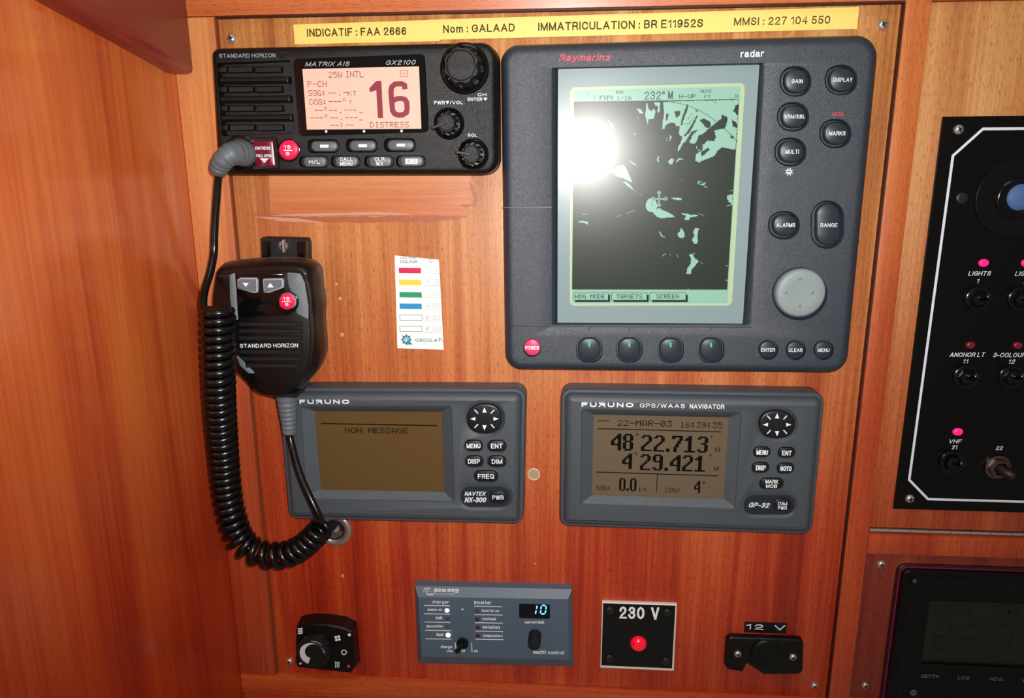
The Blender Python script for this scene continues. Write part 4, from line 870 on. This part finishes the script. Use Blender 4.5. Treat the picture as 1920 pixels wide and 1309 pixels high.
nx = thing('navtex_receiver', 'grey receiver with brown screen reading NON MESSAGE below the microphone', 'receiver', 770, 850)
o, sc_, pl = unit_body(nx, [(534.5, 715.5), (989, 716.8), (983.5, 966), (554.5, 957)], [(563, 760.5), (847.5, 760.5), (852.5, 941), (573.5, 936.5)],
    [(590, 770.7), (828, 772.3), (833.5, 922.5), (602, 918)],
    [('MENU', 888, 836.3, 32, 20, [('MENU', 875, 901, 840.7, 832, dict(bold=.035))]), ('ENT', 931.5, 836.8, 33, 20, [('ENT', 920.5, 942.5, 841, 832, dict(bold=.035))]),
     ('DISP', 889, 865.5, 32, 20, [('DISP', 877.5, 900, 869.8, 860.8, dict(bold=.035))]), ('DIM', 931.5, 865.8, 33, 20, [('DIM', 922, 942, 870, 861.3, dict(bold=.035))]),
     ('FREQ', 911, 893.7, 43, 20, [('FREQ', 896, 926.5, 898, 889, dict(bold=.035))])],
    AMBER2, (908.3, 785.5, 33, 28), (910, 932.5, 95, 40))
caption(nx, [('FURUNO', 562, 655, 757.5, 749.5, dict(dy=0, bold=.1))], HF+.08)
caption(pl, [('NAVTEX', 871.2, 911.5, 929.8, 922, dict(bold=.03, shear=.3)), ('NX-300', 871.2, 912, 942.2, 932.5, dict(bold=.03, shear=.3))], HF-1.1)
button(nx, se(933.5, 933, 16, 11.5, HF, 2.5), HF-1.2, HF-.2, KEY, [('PWR', 923, 944.5, 937.3, 929, dict(bold=.03))], rnd=.5, name='power_key')
h_ = 13.06; m = M(); stroke(m, [(602, 794.3), (820, 798.2)], 1.9, h_); PT(m, 'NON', 647, 678.5, 812, 802, h_, .3); PT(m, 'MESSAGE', 690.5, 766, 812.5, 802.3, h_, .5)
m.build_each('display_text', INKB, sc_)

# ============================================================ lock ring under the receiver
lk = thing('lock_ring', 'chrome ring of a push lock behind the end of the coiled lead', 'lock', 628, 993)
k = pxmm(628, 993); c = V(627, 992.5)
M().lathe(c, [(33/k, 0), (33/k, .8), (31/k, 1.8), (27/k, 2.3), (21.5/k, 1.7), (20/k, 1.2), (20/k, .3)], 48).build('ring', CHROME, lk, 60)
M().lathe(c, [(19.9/k, .1), (19.9/k, .35), (4/k, .35)], 40).build('recess_disc', BLACKM, lk, 60)
M().stack(rq([(612, 996), (645, 997), (640, 1006), (628, 1011), (616, 1006)], 1, 1.2), [(0, .3), (.3, 1.2)]).build('thumb_piece', mat('dark grey thumb', (70, 70, 66), .5), lk, 45)
M().stack(rq([(625, 996), (634, 985), (637, 995), (630, 1000)], .4, 1.6), [(0, .3), (.2, 1.6)]).build('key_tip', STEEL, lk, 45)

# ============================================================ charger / inverter control
vc = thing('charger_control', 'slate charger and inverter control panel with blue 10 readout', 'control panel', 928, 1167)
HV = 9.5
SL = mat('slate blue plastic', (78, 94, 110), .45, bump=.4, bscale=3000); SLS = mat('slate side grey', (72, 74, 78), .5)
Q0 = pp([(778.5, 1088), (1073, 1095), (1075, 1247), (785, 1241)], 0); Q1 = pp([(778, 1098.5), (1072.5, 1105), (1076, 1249), (784.5, 1243)], 5.5); Q2 = pp([(784, 1119.5), (1065, 1123.5), (1067, 1237), (791, 1231.5)], HV)
m = M().loft([(Q0, 0), (Q1, 5.5), (Q2, HV)]); m.build('housing', SL, vc, 10)
hv = HV+.07; wm = []
# engraved bars
m = M()
for y in (1135.3, 1151, 1166.5, 1182, 1198):
    x = 795+(y-1135)*.045; stroke(m, [(x, y), (x+48.5, y+.7)], 1.2, hv)
for y in (1136.8, 1152.5, 1167.7, 1183.4, 1198.7):
    x = 889+(y-1137)*.045; stroke(m, [(x, y), (x+52.5, y+1)], 1.2, hv)
stroke(m, [(853.8, 1205), (854.4, 1218)], 1.3, hv); stroke(m, [(884.2, 1205.5), (885, 1223.5)], 1.3, hv)
m.build_each('rule_line', WHITE, vc)
def on_bevel(items):   # lettering on the sloping top edge
    m = M()
    for it in items: T(m, *it[:5], 8.3, **it[5])
    for i_, v in enumerate(m.v):
        pass
    return m
hb2 = 8.9
caption(vc, [('victron energy', 814, 861, 1112.3, 1102.3, dict(bold=.025)), ('BLUE POWER', 817, 853, 1115.2, 1112.6, dict(space=1.4))], hb2, WHITE)
m = M()
for k_ in range(3): stroke(m, [(794+k_*4.2, 1109.5), (796+k_*4.2, 1103.5), (799+k_*4.2, 1103.5)], 1.2, hb2)
for k_ in range(3): stroke(m, [(800+k_*4.4, 1109), (801+k_*4.4, 1115), (804+k_*4.4, 1115.2), (805.5+k_*4.2, 1109)], 1.2, hb2)
m.build_each('emblem_stroke', WHITE, vc)
L = dict(bold=.02)
caption(vc, [('charger', 810, 842, 1133, 1125.7, dict(bold=.015, dy=.4)), ('mains on', 802, 828.8, 1145.8, 1140.8, L), ('bulk', 817.5, 829.8, 1161.2, 1155.5, L), ('absorption', 799.7, 831, 1178, 1171.5, L), ('float', 818.4, 831.6, 1193, 1187, L),
  ('charger', 826.6, 849, 1217, 1210, L), ('only', 838, 849, 1224, 1218, L), ('off', 865, 872.8, 1223.3, 1217.7, L), ('on', 889, 896, 1223.3, 1219.2, L),
  ('inverter', 889.4, 921, 1133, 1126.5, dict(bold=.015, dy=.4)), ('inverter on', 903.7, 935.5, 1147.3, 1142.3, dict(bold=.02, dy=.5)), ('overload', 904.7, 929.8, 1163, 1157.8, dict(bold=.02, dy=.3)), ('low battery', 905.2, 938, 1180, 1173, dict(bold=.02, dy=.5)), ('temperature', 905.8, 942, 1195.8, 1189.5, dict(bold=.02, dy=.5)),
  ('current limit', 984, 1020.5, 1169, 1163.8, dict(bold=.02, dy=.6)), ('multi', 1000, 1023, 1226.2, 1219.2, dict(bold=.05, dy=.4)), ('control', 1027, 1057.3, 1226.8, 1219.8, dict(bold=.01, dy=.6))], hv)
def led(parent, x, y, r, h, mt, name='indicator_light', label=None, sx=1.0):
    k = pxmm(x, y, h); rr = r/k; m = M(); c = V(x, y, h)
    pr = None
    for a_, b_ in ((1, 0), (.96, .25), (.8, .5), (.5, .68), (.15, .75)):
        lp = [m.av(c[0]+rr*sx*a_*math.cos(2*math.pi*j/20), h+rr*b_, c[1]+rr*a_*math.sin(2*math.pi*j/20)) for j in range(20)]
        if pr: m.bridge(pr, lp)
        pr = lp
    m.face(pr); return m.build(name, mt, parent, 60, label)
BL = mat('blue led', (120, 190, 255), .3, emit=3.0, ecol=(150, 205, 255)); OL = mat('warm led', (255, 220, 200), .3, emit=3.0, ecol=(255, 214, 190))
MR = mat('maroon led', (58, 14, 36), .25); DG = mat('dark led', (54, 62, 68), .3)
led(vc, 838.2, 1144.8, 4.3, HV, BL, label='lit blue-white light'); led(vc, 839.3, 1159.5, 3.8, HV, DG); led(vc, 840, 1175.5, 3.8, HV, mat('brown led', (70, 68, 66), .3)); led(vc, 840.3, 1190.8, 4.5, HV, OL, label='lit warm white light')
led(vc, 894.5, 1145, 3.8, HV, DG); led(vc, 895.2, 1161, 3.8, HV, MR); led(vc, 895.8, 1176.6, 3.8, HV, MR); led(vc, 896.2, 1192, 3.8, HV, MR)
screw(vc, 867, 1143.8, 3.6, HV)
wn = M().stack(rq([(973, 1132), (1031, 1133.5), (1031.5, 1160.5), (973.5, 1159)], 1.3, hv), [(0, HV), (0, HV+.15)]).build('readout_window', mat('readout black', (6, 6, 16), .15), vc, 40)
CYAN = mat('blue digits', (90, 190, 255), .4, emit=2.4, ecol=(90, 190, 255)); m = M(); hw = HV+.2
for a_, b_ in (((1007.3, 1136), (1006, 1142)), ((1005.2, 1144.8), (1004, 1151)), ((1016.3, 1135.2), (1022.5, 1135.4)), ((1014.8, 1137), (1014, 1142.5)), ((1024, 1136.5), (1023.5, 1142.5)), ((1013.8, 1144.5), (1013.5, 1150)), ((1023.2, 1144.5), (1022.3, 1150)), ((1015, 1151.3), (1021, 1151.5))):
    stroke(m, [a_, b_], 2.3, hw)
m.build_each('lit_segment', CYAN, wn)
o = M().lathe(V(868, 1205, HV), [(11/pxmm(868, 1205, HV), HV), (10.6/2.55, HV+1.6), (3.0, HV+2), (2.6, HV+1.2)], 24).build('toggle_collar', BLACKG, vc, 45)
M().tube([P3(867, 1205, HV+1), P3(863, 1212, HV+6), P3(857.5, 1221.5, HV+9), P3(857, 1222.5, HV+9.6)], [1.5, 1.6, 1.9, 1.2], 14).build('toggle_lever', BLACKG, o, 50)
kk = pxmm(1003, 1191, HV); M().lathe(V(1003.2, 1190.5, HV), [(12/kk, HV), (11.8/kk, HV+10), (11.2/kk, HV+10.8), (9/kk, HV+11)], 32).build('adjusting_knob', mat('knob black', (16, 18, 26), .5), vc, 50)

# ============================================================ 230 V lamp plate
pv = thing('mains_lamp_plate', 'square black plate marked 230 V with a red lamp and white edges', 'plate', 1198, 1188)
M().stack(pp([(1129, 1125), (1268.5, 1129.8), (1262.5, 1254.3), (1125.3, 1248.3)]), [(0, 0), (0, 2.2), (.6, 2.6)]).build('plate', mat('white edge', (226, 214, 202), .5), pv, 30, label='white bevelled edge')
bpz = M().stack(pp([(1131, 1131.3), (1266.5, 1136), (1260, 1253.6), (1127.6, 1247.8)], 2.7), [(0, 2.4), (0, 2.75)]).build('face', mat('plate black', (8, 8, 9), .35), pv, smooth=False)
caption(bpz, [('230', 1161, 1208, 1160, 1137.3, dict(dy=1.2, bold=.028, space=1.15)), ('V', 1221, 1236.3, 1162, 1139, dict(bold=.028))], 2.85)
RL = mat('red lamp', (236, 8, 48), .2, emit=.35, ecol=(240, 10, 50), coat=1)
led(pv, 1197, 1206.3, 15.6, 2.75, RL, 'red_lamp', 'domed red lamp')
for x, y in ((1143.2, 1144.5), (1251, 1148.2), (1142.5, 1234), (1248.5, 1239.5)): 
    M().lathe(V(x, y, 2.75), [(7.8/2.6, 2.7), (2.9, 3.7), (2.5, 4.1), (1, 4.2)], 20).build('corner_stud', mat('stud black', (26, 28, 27), .4), pv, 50)

# ============================================================ 12 V socket and its label
o = tag(M().stack(pp([(1396, 1166), (1475.5, 1168.5), (1473.5, 1187.8), (1395, 1184.8)]), [(0, 0), (0, .35)]).build('label_plate', mat('label black', (8, 8, 9), .4), None, smooth=False), 'small black label reading 12 V above the covered socket', 'label')
caption(o, [('12', 1398.8, 1431, 1180, 1170, dict(dy=1.2, bold=.05)), ('V', 1452, 1472.3, 1182, 1172.3, dict(bold=.05))], .42)
sk_ = thing('power_socket', 'black power socket with closed round flap under the 12 V label', 'socket', 1433, 1226)
HS = 4
M().stack(rq([(1363.5, 1194.5), (1507.5, 1200), (1505.5, 1265), (1432, 1265.5), (1421, 1258), (1401, 1245), (1393.5, 1260), (1359.5, 1256)], [4, 4, 4, 0, 1, .3, .3, 4], HS), [(-.3, 0), (0, 1), (0, HS-1.2), (.4, HS-.4), (1.2, HS)]).build('cover_plate', mat('socket black', (8, 10, 8), .4, spec=.35), sk_, 40)
screw(sk_, 1383.2, 1226, 7, HS, rot=.3); screw(sk_, 1486.5, 1232, 7.2, HS, rot=.9)
fl = M().stack(se(1436, 1231, 28, 29, HS+2), [(0, HS-1), (0, HS+1.3), (.5, HS+1.9), (2, HS+2.3)]).build('socket_flap', mat('socket black', (8, 10, 8), .4, spec=.35), sk_, 50)
M().stack(rq([(1422, 1197), (1457, 1198.5), (1455, 1208), (1424, 1207)], .6, HS+1.5), [(0, HS-.5), (0, HS+1), (.5, HS+1.5)]).build('flap_hinge', BLACKM, fl, 40)

# ============================================================ heater control
ht = thing('heater_control', 'black heater control with a white crescent on its round dial', 'control', 615, 1207)
HH = 13
base = [(554.5, 1163), (572, 1152), (592, 1149.5), (620, 1150.5), (650, 1156), (668.5, 1163), (676.5, 1238), (666, 1250), (655, 1260), (560, 1247), (555, 1238)]
B0 = rq([(557, 1172), (565, 1155), (588, 1150), (620, 1151), (652, 1156.5), (669, 1166), (676, 1240), (662, 1256), (560, 1247), (556, 1238)], [2, 4, 9, 18, 8, 3, 2, 2, 1.5, 1.5], 0, 5)
B1 = rq([(556, 1181), (560, 1172), (588, 1169.5), (616, 1170.5), (642, 1176), (662, 1184), (669, 1243), (660, 1261), (560, 1250.5), (555, 1242)], [1.5, 3, 9, 18, 8, 2, 2, 2, 1.5, 1.5], HH-1, 5)
B2 = inset(ccw(B1), .8)
M().loft([(B0, 0), (B1, HH-1), (B2, HH)]).build('housing', mat('heater black', (9, 9, 9), .35, spec=.4), ht, 35)
kk = pxmm(592, 1217, HH); c = V(591.5, 1216.5, HH)
dl = M().lathe(c, [(32/kk, HH-.2), (31.5/kk, HH+2), (29.5/kk, HH+5.5), (27/kk, HH+7), (24.5/kk, HH+7), (24/kk, HH+6.6), (10/kk, HH+6.6)], 48).build('dial', mat('dial black', (20, 21, 22), .35), ht, 30)
hd_ = HH+6.7; cx_, cy_ = 585.3, 1224; m = M(); L_p = []; R_p = []
for k_ in range(40):
    t = k_/39; a_ = math.radians(4-256*t) ; ro = 23.3; ri = ro-1-11.5*t**.8
    L_p.append(V(cx_+ro*math.cos(a_), cy_+ro*.93*math.sin(a_), hd_)); R_p.append(V(cx_+ri*math.cos(a_), cy_+ri*.93*math.sin(a_), hd_))
A_ = [m.av(p[0], hd_, p[1]) for p in L_p]; B_ = [m.av(p[0], hd_, p[1]) for p in R_p]
for k_ in range(39): m.face((A_[k_], A_[k_+1], B_[k_+1], B_[k_]))
m.build('crescent_mark', mat('light grey print', (206, 208, 208), .5), dl, smooth=False, label='white tapering crescent')
hh = HH+.08
led(ht, 655, 1190.5, 3, HH, mat('white led', (226, 226, 220), .3)); led(ht, 653.5, 1249.5, 3.2, HH, mat('small red led', (170, 20, 60), .3, emit=.3))
m = M(); stroke(m, [(645+4.6*math.cos(a_*math.pi/8), 1223.4+4.2*math.sin(a_*math.pi/8)) for a_ in range(16)], 1.6, hh, True); m.build_each('zero_symbol', WHITE, ht)
m = M()
for a_ in range(4):
    c_, s_ = math.cos(a_*math.pi/2+.6), math.sin(a_*math.pi/2+.6); x, y = 633+4*c_, 1197+3.8*s_
    m.flat(pp([(x+2.7*math.cos(b_*math.pi/5), y+2.4*math.sin(b_*math.pi/5)) for b_ in range(10)], hh), hh)
m.build_each('fan_symbol', WHITE, ht)
m = M(); stroke(m, [(627.5, 1241.5), (637, 1242.5)], 1, hh)
for x in (629, 632.2, 635.5): stroke(m, [(x, 1242), (x+.4, 1246), (x-.3, 1252)], 1.4, hh)
for y in (1179.5, 1183.5, 1187.5): stroke(m, [(558.5, y), (563, y+.3), (567.3, y-1)], 2.6, hh)
m.flat(pp([(560.5, 1244), (565.5, 1241), (565.5, 1245), (562.5, 1246.8)], hh), hh)
m.build_each('heat_symbol', WHITE, ht)

# ============================================================ black switch panel on the door
sp = thing('switch_panel', 'tall black switch panel with a white outline and rows of breakers', 'switch panel', 1850, 560)
HP = 2.5
z1 = V(1769, 218.7, HP)[1]; z0 = V(1676, 954.5, HP)[1]; xl = V(1769, 218.7, HP)[0]
SPB = mat('switch panel black', (5, 6, 6), .3, spec=.3); SPG = mat('gauge black', (8, 10, 9), .2, spec=.4)
M().stack([(xl, z0), (440, z0), (440, z1), (xl, z1)], [(0, .65), (0, HP-.2), (.2, HP)]).build('plate', SPB, sp, 30)
hp_ = HP+.06; m = M()
wl = [V(2050, 236, HP), V(1843, 241.8, HP), V(1786.7, 292, HP), V(1704.7, 899.8, HP), V(1740, 936, HP)]
zT = V(1843, 241.8, HP)[1]; zB = V(1740, 936, HP)[1]
pts = [(430, zT), (V(1843, 241.8, HP)[0], zT), V(1786.7, 292, HP), V(1704.7, 899.8, HP), (V(1740, 936, HP)[0], zB), (430, zB)]
ribbon(m, [Vector(p) for p in pts], 1.5, hp_); m.marks = [(0, 0)]
m.build_each('outline_stripe', mat('stripe white', (225, 228, 240), .5), sp)
screw(sp, 1797, 243, 9.5, HP, rot=.5); screw(sp, 1705.5, 935, 8.5, HP, rot=.2)
LB = mat('lit pink led', (255, 40, 110), .25, emit=1.6, ecol=(255, 10, 90)); LD = mat('dim red led', (120, 16, 36), .2, coat=1)
for x, y, mt_, lb_ in ((1844, 493, LB, 'lit pink-red light'), (1924, 493, LB, 'lit pink-red light'), (1819, 647, LD, None), (1907.5, 647.5, LD, None), (1795.5, 809.5, LB, 'lit pink-red light')): led(sp, x, y, 7.5, HP, mt_, label=lb_, sx=1.3)
def lab(s, xl_, xr_, yb, yt): return (s, xl_, xr_, yb, yt, dict(bold=.02, shear=.2))
caption(sp, [lab('LIGHTS', 1815, 1857.5, 517, 508.5), lab('1', 1831.5, 1836, 531, 522.5), lab('LIGHTS', 1902.5, 1945, 517.5, 509), lab('2', 1919, 1926, 531.5, 523), lab('ANCHOR LT', 1780, 1847, 669.5, 661), lab('11', 1806, 1815.5, 681.5, 673.5),
  lab('3-COLOUR LT', 1862, 1942, 670, 661.5), lab('12', 1891, 1903, 682, 674), lab('VHF', 1780, 1803, 831.5, 824), lab('21', 1784, 1795, 842.5, 835), lab('22', 1866.5, 1880, 844, 836.5)], hp_)
def breaker(x, y, lev=(-.3, .5)):
    k = pxmm(x, y, HP); r = 24/k; c = V(x, y, HP)
    o = M().lathe(c, [(r, HP), (r*.98, HP+1.2), (r*.85, HP+1.8), (r*.7, HP+1.8), (r*.62, HP+1.2)], 28).build('switch_collar', SPG, sp, 45)
    m = M().lathe(c, [(r*.6, HP+.5), (r*.58, HP+3.4), (r*.45, HP+4.4), (r*.3, HP+4.6)], 6); m.build('hex_nut', BLACKG, o, 20)
    d = Vector((lev[0], lev[1]*-1)); P0 = Vector((c[0], HP+3, c[1])); P1 = P0+Vector((d.x*4, 9, d.y*4)); M().tube([P0, (P0+P1)/2, P1, P1+(P1-P0)*.08], [1.5, 1.7, 2.1, 1.2], 14).build('lever', BLACKG, o, 50)
for x, y in ((1832, 560), (1912, 560), (1810, 706), (1895, 706), (1784, 866)): breaker(x, y, (.2, -.9))
k = pxmm(1871, 876, HP); c = V(1869, 875, HP)
o = M().lathe(c, [(24/k, HP), (24/k, HP+1.4), (21/k, HP+1.8), (19/k, HP+1.8)], 32).build('switch_collar', mat('dull chrome', (130, 112, 110), .3, metal=1), sp, 45, label='bare metal collar')
M().lathe(c, [(20/k, HP+1), (20/k, HP+4.4), (18.5/k, HP+5), (14/k, HP+5), (13/k, HP+3)], 6).build('hex_nut', mat('dull chrome', (130, 112, 110), .3, metal=1), o, 20)
M().tube([(c[0], HP+3, c[1]), (c[0]+2, HP+7, c[1]-1), (c[0]+5, HP+10, c[1]-2), (c[0]+5.8, HP+10.6, c[1]-2.2)], [3.2, 3.2, 3.2, 2], 18).build('lever', mat('dark red boot', (30, 7, 9), .5), o, 50, label='dark red lever boot')
M().lathe(V(1803.5, 371.5, HP), [(3.3, HP-.1), (3.2, HP+.6), (2.7, HP+.9), (1, HP+.9)], 20).build('blanking_stud', mat('stud black', (26, 28, 27), .4), sp, 50)
# round gauge with a blue face
k = pxmm(1902, 371, HP); c = V(1903, 371, HP)
gz = M().lathe(c, [(76/k, HP), (75/k, HP+.7), (73/k, HP+.9), (70/k, HP+.4), (40/k, HP+.35), (37/k, HP+1.8), (34/k, HP+2.2), (31/k, HP+1.4), (29/k, HP+.8)], 56).build('round_bezel', SPG, sp, 40)
M().lathe(V(1912, 370, HP), [(26/k, HP+.6), (24/k, HP+1.6), (17/k, HP+2.5), (6/k, HP+2.9)], 40).build('blue_button', mat('blue dome', (74, 106, 158), .6, bump=.4, bscale=900), gz, 60, label='matt blue domed button')

# ============================================================ depth display bottom right
dd = thing('depth_display', 'black depth and heading display with thin pink outline', 'display', 1800, 1200)
HX = 3
a0 = V(1684.5, 1059, HX); zt = a0[1]; xl = a0[0]; zb = V(1640, 1420, HX)[1]; zb = -452
x2 = xl+176; 
def rr_(x0, x1, z0, z1, r): 
    out = []
    for cx_, cy_, s0 in ((x1-r, z1-r, 0), (x0+r, z1-r, 90), (x0+r, z0+r, 180), (x1-r, z0+r, 270)):
        for k_ in range(9): a_ = math.radians(s0+k_*90/8); out.append((cx_+r*math.cos(a_), cy_+r*math.sin(a_)))
    return out
x2 = xl+118; zb = zt-118
M().stack(rr_(xl, x2, zb, zt, 6), [(0, .45), (0, 2.2), (.6, 2.8)]).build('rubber_base', mat('dark maroon edge', (34, 8, 16), .5), dd, 40)
M().stack(rr_(xl+1.1, x2-1.1, zb+1.1, zt-1.1, 5.4), [(0, 2.6), (0, 3.2), (.5, 3.25)]).build('pink_outline', mat('pink line', (150, 30, 70), .45), dd, 40, label='thin pink outline')
wz = pp([(1741, 1123.5), (1965, 1131), (1965, 1249), (1727, 1241)], 5)
WX0 = V(1741, 1123, 5)[0]; WZ1 = V(1741, 1123.5, 5)[1]; WZ0 = V(1727, 1241, 5)[1]
wr = [(WX0, WZ0), (WX0+86, WZ0), (WX0+86, WZ1), (WX0, WZ1)]
M().stack(rr_(xl+1.7, x2-1.7, zb+1.7, zt-1.7, 5), [(0, 3.2), (0, 6.5), (.7, 7.3), (6, 8), (8, 7.2), (8.6, 7.0)], [[(wr, 7), (wr, 5)]]).build('housing', mat('depth black', (5, 5, 5), .35, spec=.3), dd, 40)
lc = M().flat(wr, 5.1).build('screen', mat('dim lcd', (24, 25, 20), .35), dd, smooth=False)
DI = mat('dim ink', (16, 17, 14), .4); m = M(); h5 = 5.16
for s, a_, b_ in (('HDG', 1751, 1822), ('TRUE', 1857, 1975)): T(m, s, a_, b_, 1156+(a_-1751)*.02, 1133+(a_-1751)*.02, h5, bold=.03)
SG = {'2': 'abged', '7': 'abc'}
def seven(ch, x, y, w_, h2):
    pos = {'a': ((0, 0), (1, 0)), 'b': ((1, 0), (1, .5)), 'c': ((1, .5), (1, 1)), 'd': ((0, 1), (1, 1)), 'e': ((0, .5), (0, 1)), 'f': ((0, 0), (0, .5)), 'g': ((0, .5), (1, .5))}
    for k_ in SG[ch]:
        (ax_, ay), (bx_, by) = pos[k_]; sx = lambda u_, v_: (x+u_*w_-v_*h2*.16, y+v_*h2)
        stroke(m, [sx(ax_*.9+.05, ay*.94+.03), sx(bx_*.9+.05, by*.94+.03)], 8, h5+.02*'abcdefg'.index(k_))
for ch, x in (('2', 1757), ('2', 1812), ('7', 1872)): seven(ch, x, 1170+(x-1757)*.035, 30, 52)
m.build_each('display_text', DI, lc)
caption(dd, [('DEPTH', 1727.3, 1760, 1271, 1264.5, dict(dy=.6, bold=.025)), ('LOG', 1795.5, 1817, 1274, 1267.5, dict(dy=.5, bold=.02)), ('HDG.', 1856, 1881, 1276.5, 1270, dict(dy=.5, bold=.02)), ('WIND', 1916, 1943, 1279, 1272.5, dict(bold=.02))], 7.5, mat('faint print', (112, 122, 122), .5))
lamp_icon(1712.5, 1299, 7, 7.9, mat('faint print', (112, 122, 122), .5), dd)
M().lathe(V(1714.5, 1089.5, 7.5), [(1.6, 7.2), (1.5, 8), (.8, 8.6)], 16).build('corner_stud', mat('stud grey', (60, 62, 60), .4), dd, 60)
